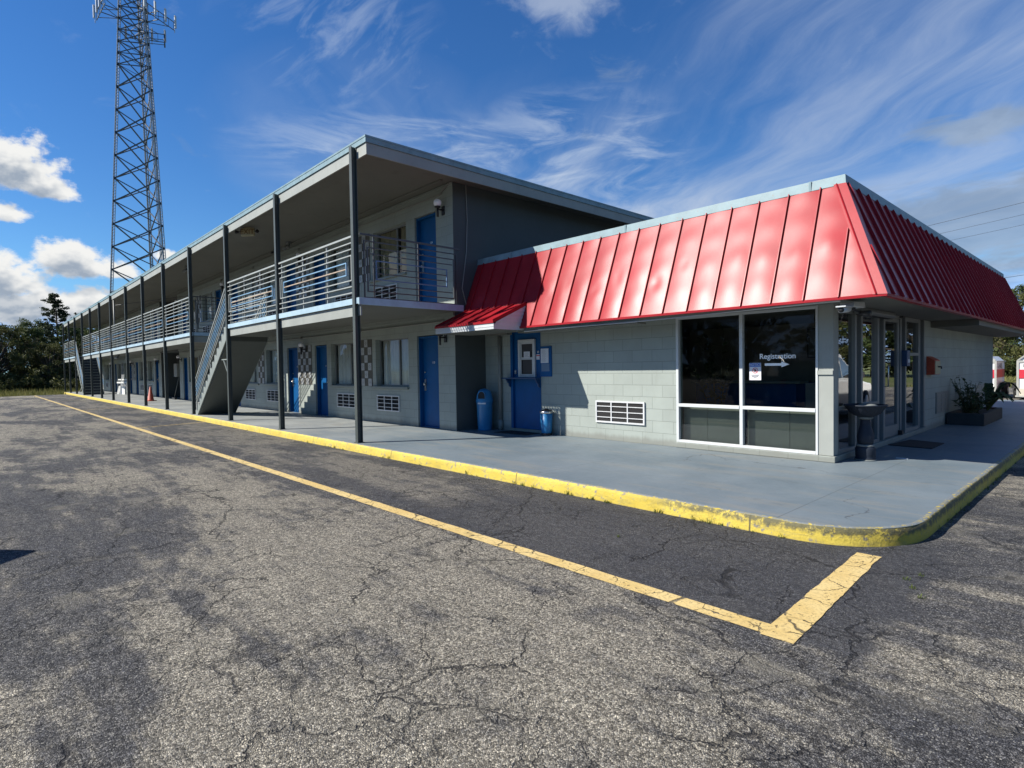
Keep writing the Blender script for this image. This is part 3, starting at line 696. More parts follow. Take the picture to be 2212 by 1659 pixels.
# roof
RX0,RX1,RY=-59.45,-9.43,15.3
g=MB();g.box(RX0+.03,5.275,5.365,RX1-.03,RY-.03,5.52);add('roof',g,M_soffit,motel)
roof=bpy.data.objects['roof']
fb=MB();fb.box(RX0,5.245,5.235,RX1,5.275,5.44);fb.box(RX1-.03,5.2755,5.235,RX1,RY,5.44);fb.box(RX0,5.2755,5.235,RX0+.03,RY,5.44);fb.box(RX0+.031,RY-.03,5.235,RX1-.031,RY,5.44)
add('fascia',fb,M_fascia,roof)
fb=MB();fb.box(RX0-.02,5.222,5.444,RX1+.02,5.32,5.56);fb.box(RX1-.08,5.3205,5.444,RX1+.02,RY+.02,5.56);fb.box(RX0-.02,5.3205,5.444,RX0+.08,RY+.02,5.56)
fb.box(RX0-.026,5.215,5.535,RX1+.026,5.221,5.568);fb.box(RX1+.021,5.215,5.535,RX1+.027,RY+.02,5.568)
add('roof_edge',fb,M_trim if False else M_flash,roof)
g=MB();g.box(RX0+.03,F-.30,5.33,RX1-.6,F-.24,5.362);add('soffit_trim',g,M_soffit,motel)
# gallery floor, with openings where the stairs come up
op=[(-21.03,-17.28),(-51.45,-47.7)];OY=6.36
segs=[];xs=[RX0+.15,op[1][0],op[1][1],op[0][0],op[0][1],-9.70]
g=MB();beam=MB();tr=MB()
ZT=2.675
for i in range(5):
    a,b=xs[i],xs[i+1];opened=i in(1,3)
    y0=OY if opened else 5.20
    g.box(a+(.001 if i else 0),y0,2.575,b,F-.002,ZT)
    if not opened:
        tr.box(a,5.165,2.578,b,5.199,ZT+.012);beam.box(a+.02,5.215,2.365,b-.02,5.245,2.573)
    else:
        tr.box(a+.001,y0-.03,2.578,b-.001,y0-.001,ZT+.012)
tr.box(-9.699,5.165,2.56,-9.668,F-.01,ZT+.014)
for a,b in op:
    tr.box(a+.0005,5.2,2.578,a+.03,OY-.031,ZT+.012);tr.box(b-.03,5.2,2.578,b-.0005,OY-.031,ZT+.012)
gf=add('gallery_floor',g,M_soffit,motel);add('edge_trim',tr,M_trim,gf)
beam.box(-21.10,5.246,2.365,-21.06,OY,2.573);beam.box(-17.25,5.246,2.365,-17.21,OY,2.573)
add('gallery_beam',beam,M_fascia,motel)
# railings
def rail_x(x0,x1,y,lab=None,ztop=3.845,flip=False):
    g=MB();bs=.116;b=.022
    zs=[ztop-bs*k for k in range(10)]
    L=x1-x0
    inx=min(.30,L*.09)
    g.cur=0
    for k,z in enumerate(zs):
        h=.034 if k==0 else .020
        if k in(4,5,6):
            g.cur=1 if k!=5 else 2;g.box(x0+inx,y-b/2,z-h/2,x1-inx,y+b/2,z+h/2);g.cur=0
        elif k in (3,7): g.box(x0+.09,y-b/2,z-h/2,x1-.09,y+b/2,z+h/2)
        else: g.box(x0,y-b/2,z-h/2,x1,y+b/2,z+h/2)
    g.cur=1
    for x in(x0+inx,x1-inx): g.box(x-.011,y-b/2-.001,zs[6]-.010,x+.011,y+b/2+.001,zs[4]+.010)
    g.cur=0
    for x in(x0+.09,x1-.09): g.box(x-.010,y-b/2-.0015,zs[7]-.010,x+.010,y+b/2+.0015,zs[3]+.010)
    for f in (.04,.36,.68,.97):
        x=x0+L*f;g.box(x-.011,y+b/2+.001,2.69,x+.011,y+b/2+.023,ztop-.018)
    return add('railing',g,[M_rail,M_railblue,M_rust],motel)
M_rust=paint('rusted_rail',(.38,.30,.22),.6,.2,9,.2,chip=.6,chipcol=(.30,.12,.05))
for i in range(13):
    a,b=COLX[i]+.05,COLX[i+1]-.05
    if i in (2,10): continue
    rail_x(a,b,5.19)
def rail_y(x,y0,y1,nest=True):
    g=MB();bs=.116;b=.022;zt=3.862;zs=[zt-bs*k for k in range(11)]
    g.cur=0;g.box(x-.014,y0,zt-.017,x+.014,y1,zt+.017)
    L=y1-y0
    for n,(k0,k1,ins) in enumerate(((1,10,.09),(2,9,.16),(4,7,.34 if L>1.8 else .25))):
        g.cur=1 if n==2 else 0
        for k in (k0,k1): g.box(x-b/2,y0+ins,zs[k]-.010,x+b/2,y1-ins,zs[k]+.010)
        for y in (y0+ins,y1-ins): g.box(x-b/2-.001,y-.010,zs[k1]-.0101,x+b/2+.001,y+.010,zs[k0]+.0101)
    g.cur=0
    for k,ins in((3,.20),(5,.36),(6,.36),(8,.20)): g.box(x-b/2,y0+ins,zs[k]-.008,x+b/2,y1-ins,zs[k]+.008)
    for f in(.13,.56,.95): y=y0+L*f;g.box(x-.034,y-.012,2.69,x-.012,y+.012,zt-.018)
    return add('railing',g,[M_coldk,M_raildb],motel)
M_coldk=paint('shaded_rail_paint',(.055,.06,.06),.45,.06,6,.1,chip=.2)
M_raildb=paint('shaded_rail_blue_paint',(.09,.16,.26),.45,.06,6,.1,chip=.2)  # darker copy of the blue rail paint, shade of the cross rails in its colour
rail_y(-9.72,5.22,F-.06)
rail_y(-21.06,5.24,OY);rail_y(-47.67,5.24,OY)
rail_x(-21.02,-17.5,OY+.02);rail_x(-51.2,-47.7,OY+.02)
# stairs
def stair(x0,dirn):
    """x0 foot, rises in +x if dirn=1"""
    st=add('staircase',MB().box(-.001,0,0,.001,.001,.001),M_dark,motel,at=(x0,D,0)) if False else None
    n=14;rise=2.672/n;run=.243;y0,y1=5.165,OY-.03
    P=lambda u:x0+dirn*u
    # sawtooth stringer polygon
    def poly(off):
        p=[(P(0),.0)]
        for i in range(n):
            p.append((P(i*run),(i+1)*rise-.04));p.append((P((i+1)*run-.09),(i+1)*rise-.04));p.append((P((i+1)*run-.01),(i+1)*rise-.085))
        e=(n*run-.03)
        p.append((P(e),n*rise-.36));p.append((P(.20),0.0))
        return p
    front=MB();front.prism(poly(0),y0,y0+.04);s1=add('staircase',front,M_wallp,motel)
    back=MB();back.prism(poly(0),y1-.04,y1);add('stringer',back,M_wallp,s1)
    sl=(n*rise-.42)/((n*run-.03)-.26)
    a=(.26,0);b=((n*run-.03),n*rise-.42)
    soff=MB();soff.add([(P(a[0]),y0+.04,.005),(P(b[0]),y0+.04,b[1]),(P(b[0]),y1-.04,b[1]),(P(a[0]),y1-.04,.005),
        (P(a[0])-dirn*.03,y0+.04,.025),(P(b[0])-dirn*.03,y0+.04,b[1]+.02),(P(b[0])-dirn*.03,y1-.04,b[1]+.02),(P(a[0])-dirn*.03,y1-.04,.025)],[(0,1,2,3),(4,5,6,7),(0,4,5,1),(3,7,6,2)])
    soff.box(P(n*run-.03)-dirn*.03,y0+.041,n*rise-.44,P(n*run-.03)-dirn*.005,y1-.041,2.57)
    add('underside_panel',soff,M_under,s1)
    bk=MB();bk.bar((P(n*run-.62),y0+.05,1.72),(P(n*run-.12),y0+.05,1.72),.05,.03);bk.bar((P(n*run-.50),y0+.05,1.70),(P(n*run-.10),y0+.05,1.28),.03)
    add('bracket',bk,M_wallp,s1)
    tr=MB()
    for i in range(n):
        tr.box(P(i*run)-dirn*.02,y0+.041,(i+1)*rise-.045,P((i+1)*run),y1-.041,(i+1)*rise)
        tr.box(P(i*run)+dirn*.012,y0+.042,i*rise+.0,P(i*run)+dirn*.020,y1-.042,(i+1)*rise-.046)
    tro=add('tread',tr,M_tread,s1);tro['label']='dark steel stair treads'
    ng=MB()
    for i in range(n): ng.box(P(i*run)-dirn*.021,y0+.043,(i+1)*rise-.040,P(i*run)-dirn*.034,y1-.043,(i+1)*rise-.004)
    add('nosing',ng,M_wallp,s1)
    for y,nm in((y0+.02,0),(y1-.02,1)):
        hr=MB()
        zb=lambda u:(u/run+1)*rise
        u0,u1=.05,n*run-.12
        for k,h in enumerate((.20,.33,.46,.59,.72,.85,1.0)):
            hr.cur=1 if k in(2,3,4) else 0
            hr.bar((P(u0),y,zb(u0)+h-.06),(P(u1),y,zb(u1)+h-.06),.022,.030 if k==6 else .020)
        hr.cur=0
        for u in(u0,(u0+u1)/2,u1): hr.bar((P(u),y+.015,zb(u)-.12),(P(u),y+.015,zb(u)+.94),.024)
        add('handrail',hr,[M_rail,M_railblue],s1)
    return s1
M_wallp=paint('stair_paint',(.21,.235,.215),.55,.06,2,.12,dirt=.15)
M_under=paint('shaded_stair_paint',(.085,.095,.085),.65,.06,2,.12,dirt=.2)  # stair paint darkened, the shade under the flight put into its colour
M_tread=paint('stair_tread_paint',(.035,.04,.05),.6,.15,6,.3)
stair(-20.74,1)['label']='near stair rising towards the office'
stair(-47.95,-1)['label']='far stair rising away from the office'
# globe lamps
def lamp():
    b=MB();b.tube([(0,0,-.10),(0,0,-.30)],.026,10);b.tube([(0,0,-.135),(0,.14,-.135)],.018,8);b.box(-.045,.135,-.24,.045,.158,-.05);b.lathe([(.03,-.115),(.066,-.10),(.066,-.075),(.05,-.07)],n=16)
    gl=MB();pr=[(.001,-.088)]+[(.088*math.sin(a),-.088*math.cos(a)) for a in [math.pi*k/12 for k in range(1,12)]]+[(.001,.088)]
    gl.lathe(pr,n=24);return b.mesh('wall_lamp',M_black),gl.mesh('globe',M_globe)
LMp,LG=lamp()
for lvl in(0,1):
    for x in(-10.33,-17.70,-25.4,-32.75,-37.8,-45.1,-53.0):
        q=add('wall_lamp',LMp,None,motel,at=(x,F-.16,2.175+lvl*2.78));local('globe',LG,None,q)
# small fixtures on the wing
g=MB();g.box(-33.9,F-.12,1.17,-33.3,F-.003,1.85);add('meter_box',g,M_conduit,motel,bevel=.01)
g=MB();g.tube([(-36.1,5.30,2.36),(-36.1,5.30,5.25)],.035,10);add('downpipe',g,M_conduit,motel)
g=MB();g.tube([(-36.0,5.35,4.93),(-30.5,F-.1,5.02)],.012,6);add('cable',g,M_black,motel)
def floodlight(x,y,z,ang=0):
    g=MB();g.box(x-.12,y-.05,z-.04,x+.12,y+.05,z+.04)
    for s in(-1,1): g.tube([(x+s*.09,y,z-.04),(x+s*.13,y-.05,z-.12),(x+s*.2,y-.1,z-.17)],[.02,.04,.055],10)
    return add('floodlight',g,M_alu,motel)
floodlight(-36.6,5.5,2.36);floodlight(-24.2,5.9,5.33);floodlight(-17.9,7.2,5.33)
g=MB();g.tube([(-19.2,7.25,5.36),(-19.2,7.25,5.28)],.03,8);g.tube([(-19.2,7.25,5.28),(-19.05,7.1,5.2)],.03,8);add('ceiling_spot',g,M_black,motel)
# EXIT sign under the roof
def exit_sign(x,y,z,rz):
    t_=thing('exit_sign','old cream EXIT sign with two lamp heads hanging under the motel eave','exit sign',(x,y,z),rz)
    b=MB();b.box(-.19,-.035,-.24,.19,.035,-.02);b.box(-.10,-.03,-.02,.10,.03,0);local('housing',b,M_cream,t_,bevel=.01)
    b=MB()
    for s in(-1,1): b.tube([(s*.19,0,-.11),(s*.27,-.02,-.12)],.012,6);b.tube([(s*.27,-.01,-.12),(s*.31,-.07,-.13)],[.035,.05],12)
    local('lamp_head',b,M_black,t_)
    me=text_mesh('EXIT',.20,M_exit,.003);local('lettering',me,None,t_,(0,-.039,-.13))
M_cream=paint('cream_plastic',(.36,.32,.19),.6,.06,5,.05);M_exit=paint('faded_letter',(.17,.10,.04),.6,.05,5,.05)
exit_sign(-16.77,5.62,5.36,R(42))
# ------------------------------------------------------------------ office block with the red mansard
OY0=8.44;OX=-2.763
office=thing('office_building','low grey office block with red standing-seam mansard roof and big glass windows','office',(-6.2,OY0,0))
SOF=2.135
wx0,wx1=-5.14,-2.955
g=wall_grid(MB(),-8.27,wx0,0,SOF+.06,[],OY0,.1)
g2=MB();g2.box(-8.27,OY0,0,wx0,OY0+.19,2.3);add('front_wall',g2,M_wall,office)
g=MB();g.box(-9.995,OY0+.001,0,-9.16,OY0+.19,2.3);add('front_wall',g,M_wall,office)
# side wall
SY1=21.13
g=MB();g.box(OX-.19,13.40,0,OX,SY1,2.3);g.box(-9.9,SY1-.19,0,OX-.191,SY1-.002,2.3);add('side_wall',g,M_wall,office)
g=MB();g.box(-2.958,OY0,0.09,OX,OY0+.165,2.3);g.box(-2.962,OY0-.022,1.19,OX-.002,OY0-.001,1.245)
add('corner_pillar',g,M_pill if False else M_fascia,office)
g=MB();g.box(wx0+.001,OY0-.035,0,OX+.03,OY0+.19,.085);g.box(OX-.19,OY0+.191,0,OX+.03,13.39,.085);add('plinth',g,M_plinth if False else M_wall,office,bevel=.008)
# hidden flat roof deck and ceiling
g=MB();g.box(-9.99,OY0-.66,SOF,-2.02,SY1+.7,SOF+.03);add('soffit',g,M_soffitd if False else M_soffit,office)
g=MB();g.box(-9.98,8.3,3.55,-2.63,SY1+.1,3.6);add('flat_roof',g,M_wall_dark,office)
# interior shell
g=MB();g.add([(-9.8,8.6,.012),(-2.9,8.6,.012),(-2.9,14.5,.012),(-9.8,14.5,.012)],[(0,1,2,3)]);add('office_floor',g,M_flr if False else M_conc,office)
M_int=paint('interior_wall',(.34,.31,.26),.8,.08,2,.1)
g=MB();g.box(-9.8,14.4,0,-2.96,14.5,SOF);g.box(-9.85,8.65,0,-9.8,14.4,SOF);g.box(-7.0,11.6,0,-2.96,11.68,SOF) if False else None
g.box(-6.9,11.9,0,-3.6,11.98,SOF);add('partition_wall',g,M_int,office)
# front window wall
def front_window():
    y0,y1=OY0-.012,OY0+.07
    fr=MB();fr.box(wx0,y0,.087,wx0+.045,y1,SOF);fr.box(wx1-.03,y0,.087,wx1,y1,SOF);fr.box(-4.065,y0,.13,-4.015,y1,SOF-.03)
    fr.box(wx0+.046,y0,.087,wx1-.031,y1,.128);fr.box(wx0+.046,y0,SOF-.04,wx1-.031,y1,SOF-.002)
    fr.box(wx0+.046,y0-.008,.672,-4.066,y1,.722);fr.box(-4.014,y0-.008,.672,wx1-.031,y1,.722)
    w=add('shopfront_window',fr,M_white,office,bevel=.003)
    pn=MB()
    for a,b in((wx0+.046,-4.066),(-4.014,wx1-.031)): pn.add([(a,OY0+.045,.723),(b,OY0+.045,.723),(b,OY0+.045,SOF-.04),(a,OY0+.045,SOF-.04)],[(0,1,2,3)])
    add('pane',pn,M_glass_dk,w)
    pn=MB()
    for a,b in((wx0+.046,-4.066),(-4.014,wx1-.031)): pn.add([(a,OY0+.045,.128),(b,OY0+.045,.128),(b,OY0+.045,.672),(a,OY0+.045,.672)],[(0,1,2,3)])
    add('lower_pane',pn,M_glass_lo,w)
    bd=MB()
    for a,b in((-5.10,-4.68),(-4.674,-4.09),(-4.02,-3.40),(-3.392,-2.97)): bd.box(a,OY0+.16,.10,b,OY0+.175,.70)
    add('kick_board',bd,M_board,w)
M_glass_lo=glass('lower_window_glass',(.80,.84,.80),.5);M_board=paint('grey_green_board',(.21,.235,.20),.7,.06,2,.1,dirt=.2)
front_window()
def lettering(txt,size,x,z,mat,parent,y=OY0+.041):
    me=text_mesh(txt,size,mat);return add('lettering',me,None,parent,at=(x,y,z))
M_vinyl=paint('white_vinyl',(.88,.88,.86),.6,.02,20,0)
rg=thing('registration_sign','white Registration lettering with an arrow below on the right window pane','lettering',(-3.52,OY0+.04,1.45))
me=text_mesh("Registration",.097,M_vinyl,.001,offset=.0012);me.transform(Matrix.Diagonal((1.10,1,1.12,1)));add('lettering',me,None,rg,at=(-3.52,OY0+.036,1.455))
g=MB();g.box(-3.70,OY0+.034,1.320,-3.462,OY0+.036,1.356);g.add([(-3.462,OY0+.035,1.296),(-3.35,OY0+.035,1.338),(-3.462,OY0+.035,1.380)],[(0,1,2)]);add('arrow',g,M_vinyl,rg)
ns=thing('notice_sign','small white NOTICE sign with blue header and red no-entry ring inside the right window','notice',(-3.84,OY0+.03,1.11))
M_paper=paint('paper_white',(.60,.61,.64),.7,.03,10,.02);M_ink=paint('black_ink',(.03,.03,.035),.6,.05,10,.01);M_nblue=paint('notice_blue',(.03,.12,.42),.5,.03,10,.01);M_nred=paint('notice_red',(.5,.02,.03),.5,.03,10,.01)
g=MB();g.box(-3.928,OY0+.030,1.110,-3.753,OY0+.034,1.366);add('sheet',g,M_paper,ns)
g=MB();g.box(-3.924,OY0+.027,1.308,-3.757,OY0+.0295,1.362);add('header',g,M_nblue,ns)
add('lettering',text_mesh('NOTICE',.050,M_paper),None,ns,at=(-3.84,OY0+.0255,1.336))
g=MB();n=24;vs=[];cx,cz=-3.84,1.252
for k in range(n):
    a=2*math.pi*k/n
    for r in(.043,.035): vs.append((cx+r*math.cos(a),OY0+.0285,cz+r*math.sin(a)))
g.add(vs,[(2*k,2*k+1,(2*k+3)%(2*n),(2*k+2)%(2*n)) for k in range(n)]);g.bar((cx-.027,OY0+.0285,cz+.027),(cx+.027,OY0+.0285,cz-.027),.007,.001,up=(0,1,0));add('ring',g,M_nred,ns)
g=MB();g.bar((cx-.008,OY0+.029,cz-.024),(cx-.004,OY0+.029,cz+.022),.012,.001,up=(0,1,0));g.bar((cx+.012,OY0+.029,cz-.024),(cx+.006,OY0+.029,cz+.018),.012,.001,up=(0,1,0));g.bar((cx-.016,OY0+.029,cz+.010),(cx+.016,OY0+.029,cz+.004),.008,.001,up=(0,1,0));add('pictogram',g,M_ink,ns)
for k,(z,w) in enumerate(((1.190,.135),(1.172,.12),(1.152,.13),(1.134,.10))):
    pass
add('lettering',text_mesh('AUTHORIZED\nPERSONNEL\nONLY',.0185,M_ink,.0005),None,ns,at=(-3.84,OY0+.0285,1.165))

# side glazing facing +x
def side_glazing():
    x1=OX+.0;x0=OX-.09;zt=SOF-.002;zb=.087
    fr=MB()
    for a,b in((8.606,8.64),(9.319,9.40),(9.60,9.675),(10.40,10.47)): fr.box(x0,a,zb,x1,b,zt)
    fr.box(x0,9.401,zb,x0+.03,9.599,zt)
    for a,b in((8.641,9.318),(9.676,10.399)):
        fr.box(x0,a,zb,x1-.002,b,zb+.05);fr.box(x0,a,2.05,x1-.002,b,zt);fr.box(x0,a,.69,x1-.002,b,.735)
    fr.box(x0,10.76,2.09,x1,11.67,zt);fr.box(x0,10.471,zb,x0+.04,10.759,zt)
    fr.box(x0,10.70,zb,x1+.003,10.76,zt);fr.box(x0,11.67,zb,x1+.003,11.74,zt);fr.box(x0,12.0,zb,x1,12.07,zt);fr.box(x0,12.9,zb,x1,12.97,zt);fr.box(x0,13.30,zb,x1,13.398,zt)
    fr.box(x0,12.071,1.455,x1,12.899,1.51);fr.box(x0,11.741,zb,x0+.04,11.999,zt);fr.box(x0,12.071,zb,x1-.002,12.899,zb+.06);fr.box(x0,12.071,2.07,x1-.002,12.899,zt)
    fr.box(x0,12.971,zb,x0+.04,13.299,zt)
    w=add('side_glazing',fr,M_alu,office,bevel=.003)
    pn=MB();xm=OX-.045
    for a,b,c,d in((8.641,9.318,.736,2.049),(9.676,10.399,.736,2.049),(12.071,12.899,.148,1.454),(12.071,12.899,1.511,2.069)):
        pn.add([(xm,a,c),(xm,b,c),(xm,b,d),(xm,a,d)],[(0,1,2,3)])
    add('pane',pn,M_glass_side,w)
    pn=MB()
    for a,b,c,d in((8.641,9.318,.138,.689),(9.676,10.399,.138,.689)): pn.add([(xm,a,c),(xm,b,c),(xm,b,d),(xm,a,d)],[(0,1,2,3)])
    add('lower_pane',pn,M_glass_side,w)
    g=MB();g.box(OX-.125,8.65,.10,OX-.112,10.39,.69);add('kick_board',g,M_navyboard,w)
    g=MB();g.box(OX-.20,12.08,1.52,OX-.19,12.88,2.06)
    for k in range(9): g.tube([(OX-.17,12.12+k*.09,1.52),(OX-.17,12.12+k*.09,2.06)],.022,6)
    add('curtain',g,M_curtain,w)
    d=add('entrance_door',(lambda g:[g.box(OX-.06,10.765,zb+.012,OX-.015,10.86,2.085),g.box(OX-.06,11.57,zb+.012,OX-.015,11.665,2.085),g.box(OX-.06,10.861,zb+.012,OX-.015,11.569,.28),g.box(OX-.06,10.861,2.02,OX-.015,11.569,2.085)] and g)(MB()),M_alu,office,bevel=.003)
    add('pane',MB().add([(OX-.04,10.861,.28),(OX-.04,11.569,.28),(OX-.04,11.569,2.02),(OX-.04,10.861,2.02)],[(0,1,2,3)]),M_glass_side,d)
    g=MB();g.tube([(OX-.015,10.81,.95),(OX+.04,10.81,.95),(OX+.04,10.81,1.30),(OX-.015,10.81,1.30)],.011,8);add('door_handle',g,M_chrome,d)
    g=MB();g.box(OX-.03,11.62,2.10,OX+.05,11.72,2.13);g.box(OX-.015,11.60,.10,OX+.05,11.70,.17);add('hinge',g,M_black,d)
M_glass_side=glass('side_window_glass',(.50,.55,.54),1.25);M_navyboard=paint('navy_board',(.03,.04,.05),.6,.1,3,.1)
side_glazing()
# air curtain over the door
g=MB();g.prism([(OX,2.13),(OX+.13,2.13),(OX+.14,2.08),(OX+.10,2.04),(OX,2.04)],9.25,10.85,axis='y');
ac=thing('air_curtain','long white air curtain box fixed above the office entrance glass','air curtain',(OX,10.0,2.04));add('casing',g,M_alu,ac,bevel=.006)
g=MB();g.box(OX+.02,9.27,2.033,OX+.10,10.83,2.039);add('outlet_grille',g,M_dark,ac)
# dropped box under the far soffit
g=MB();g.box(OX+.001,13.83,2.015,-2.01,SY1+.75,SOF-.002);add('dropped_soffit',g,M_soffit,office)
# registration hatch
rp=thing('registration_hatch','tall blue night-registration panel with a small white sash window and shelf','hatch window',(-8.71,OY0,0))
g=MB();x0,x1=-9.158,-8.252
g.box(x0,OY0+.04,.06,x1,OY0+.10,2.13);g.box(x0,OY0-.012,.06,x0+.07,OY0+.039,2.13);g.box(x1-.02,OY0-.012,.06,x1,OY0+.039,2.13)
add('panel',g,M_blue,rp,bevel=.003)
g=MB();g.box(x0-.01,OY0-.02,0,x1+.01,OY0+.1,.058);add('threshold',g,M_wall,rp)
g=MB();wx_0,wx_1,wz0,wz1=-8.925,-8.425,1.155,1.94
g.box(wx_0,OY0-.005,wz0,wx_0+.055,OY0+.039,wz1);g.box(wx_1-.055,OY0-.005,wz0,wx_1,OY0+.039,wz1);g.box(wx_0+.056,OY0-.005,wz1-.07,wx_1-.056,OY0+.039,wz1);g.box(wx_0+.056,OY0-.005,wz0,wx_1-.056,OY0+.039,wz0+.03)
wf=add('window',g,M_white,rp,bevel=.003)
g=MB()
for a,b,y in((1.54,1.868,.018),(1.187,1.54,.006)):
    X0,X1=wx_0+.058,wx_1-.058
    g.box(X0,OY0+y,a,X0+.03,OY0+y+.012,b);g.box(X1-.03,OY0+y,a,X1,OY0+y+.012,b);g.box(X0+.031,OY0+y,a,X1-.031,OY0+y+.012,a+.028);g.box(X0+.031,OY0+y,b-.022,X1-.031,OY0+y+.012,b)
add('sash',g,M_white,wf)
g=MB();g.box(wx_0+.056,OY0+.030,wz0+.03,wx_1-.056,OY0+.0385,wz1-.07);add('dark_pane',g,M_gloss if False else M_black,wf)
g=MB();g.box(-9.28,OY0-.17,1.118,-8.245,OY0-.013,1.145);add('shelf',g,M_bluedk,rp,bevel=.004)
g=MB()
for xx in(-9.155,-8.275):
    g.prism([(OY0-.012,1.117),(OY0-.15,1.117),(OY0-.15,1.09),(OY0-.12,1.075),(OY0-.115,1.04),(OY0-.075,1.02),(OY0-.06,.96),(OY0-.012,.93)],xx-.012,xx+.012,axis='x')
add('shelf_bracket',g,M_bluedk,rp)
g=MB();g.box(-8.74,OY0-.008,1.55,-8.56,OY0-.0055,1.685);q=add('paper_note',g,M_paper,rp)
add('lettering',text_mesh('OFFICE CLOSED\nRING BELL',.016,M_ink,.0005) if False else MB().box(-8.72,OY0-.0095,1.655,-8.60,OY0-.0085,1.660).box(-8.72,OY0-.0095,1.63,-8.58,OY0-.0085,1.635).box(-8.72,OY0-.0095,1.60,-8.62,OY0-.0085,1.605).box(-8.72,OY0-.0095,1.575,-8.585,OY0-.0085,1.58),M_ink,q)
g=MB();g.box(-8.408,OY0+.028,1.512,-8.283,OY0+.0385,1.622);add('sticker',g,M_paper,rp)
g=MB();g.box(-8.400,OY0+.0265,1.585,-8.292,OY0+.0275,1.605);add('sticker_stripe',g,M_nred,rp)
g=MB();g.box(-8.365,OY0+.02,1.65,-8.33,OY0+.0385,1.69);add('bell_button',g,M_white,rp)
g=MB();g.lathe([(.018,-.045),(.018,.045)],c=(-9.03,OY0+.02,1.26),n=10);add('bell',g,M_white,rp)
g=MB();g.tube([(-9.46,OY0-.05,0),(-9.46,OY0-.05,.22)],.052,12);g.tube([(-9.46,OY0-.05,.22),(-9.46,OY0-.05,2.12)],.040,12)
add('downpipe',g,M_conduit,office)
nb=thing('notice_board','blue notice board with a taped paper list beside the registration panel','notice board',(-8.09,OY0,1.16))
g=MB();g.box(-8.243,OY0-.02,1.162,-7.936,OY0-.003,1.775);add('board',g,M_blue,nb,bevel=.003)
g=MB();g.box(-8.228,OY0-.0245,1.438,-8.012,OY0-.0215,1.73);q=add('paper',g,M_paper,nb)
g=MB()
for k in range(13): g.box(-8.20,OY0-.0262,1.70-k*.019,-8.20+.09+.07*random.random(),OY0-.0252,1.703-k*.019)
add('print',g,M_greyink if False else M_conduit,q)
g=MB();g.box(-8.215,OY0-.0225,1.27,-7.99,OY0-.0205,1.425);add('faded_patch',g,M_fadeblue if False else M_raildb,nb)
hg=add('heater_grille',GM,None,office,at=(-6.82,OY0,.322));local('louvre',GL,None,hg)
# gutter board under the mansard and cable to the corner
g=MB();g.box(-8.25,7.76,2.055,-5.42,7.80,SOF-.003);add('weathered_board',g,M_peel if False else M_flash,office)
g=MB();g.prism([(7.70,2.118),(7.80,2.118),(7.80,2.04),(7.78,2.03)],-8.22,-5.45,axis='x') if False else g.box(-8.2,7.755,2.028,-5.42,8.0,2.052);add('batten',g,M_soffit,office)
g=MB();g.box(-9.55,8.1,2.045,-8.9,8.25,2.12);add('light_fitting',g,M_soffit,office)
g=MB();g.tube([(-8.0,7.74,2.045),(-6.5,7.735,2.055),(-5.5,7.74,2.06),(-4.2,7.73,2.075),(-2.45,7.72,2.10)],.010,6);g.tube([(-7.6,7.72,2.06),(-5.6,7.72,2.048),(-4.6,7.72,2.062),(-3.4,7.71,2.088),(-2.45,7.70,2.11)],.006,6);add('cable',g,M_white,office)
# ---- mansard: pans of standing-seam metal
YB,ZB,XB=7.64,2.126,-1.948;YT,ZT2,XT=8.257,3.655,-2.565
YFB=SY1+.75;YFT=YFB-.617
def pan(p00,p10,p01,p11,nrm,rng,dent=1.0,nu=10,nv=26):
    """p00,p10 bottom edge; p01,p11 top edge"""
    g=[];W_=(p10-p00).length
    bow=rng.uniform(.0055,.0085)
    ds=[(rng.uniform(.35,.65),rng.uniform(.30,.50),rng.uniform(.06,.11),rng.choice([-1,-.7,.5])*rng.uniform(.5,1)*.0075*dent) for _ in range(rng.choice([1,1,2]))]
    vs=[];fs=[]
    for j in range(nv+1):
        for i in range(nu+1):
            u,v=i/nu,j/nv
            p=p00.lerp(p10,u).lerp(p01.lerp(p11,u),v)
            e=math.sin(math.pi*u)
            d=bow*e*(1+.5*math.sin(v*5+bow*900))+.0016*math.sin(v*23+bow*500)*e
            for cu,cv,r,a in ds: d+=a*math.exp(-(((u-cu)*W_/ .085)**2+((v-cv)*1.6/r/1.3)**2))*min(1,e*1.5)
            vs.append(p+nrm*d)
    for j in range(nv):
        for i in range(nu): a=j*(nu+1)+i;fs.append((a,a+1,a+nu+2,a+nu+1))
    return vs,fs
fn=Vector((0,-(ZT2-ZB),(YT-YB))).normalized();sn=Vector((ZT2-ZB,0,XB-XT)).normalized()
rng=random.Random(11)
roofm=thing('mansard_roof_root',None,None) if False else None
pans=MB();pans.smooth=True;ribs=MB()
SP=.405
x=-2.445
xs=[XB]
SP=.4065
while x>-9.9: xs.append(x);x-=SP
xs.append(-9.985)
def hip_x(z): return XB-(z-ZB)/(ZT2-ZB)*.617
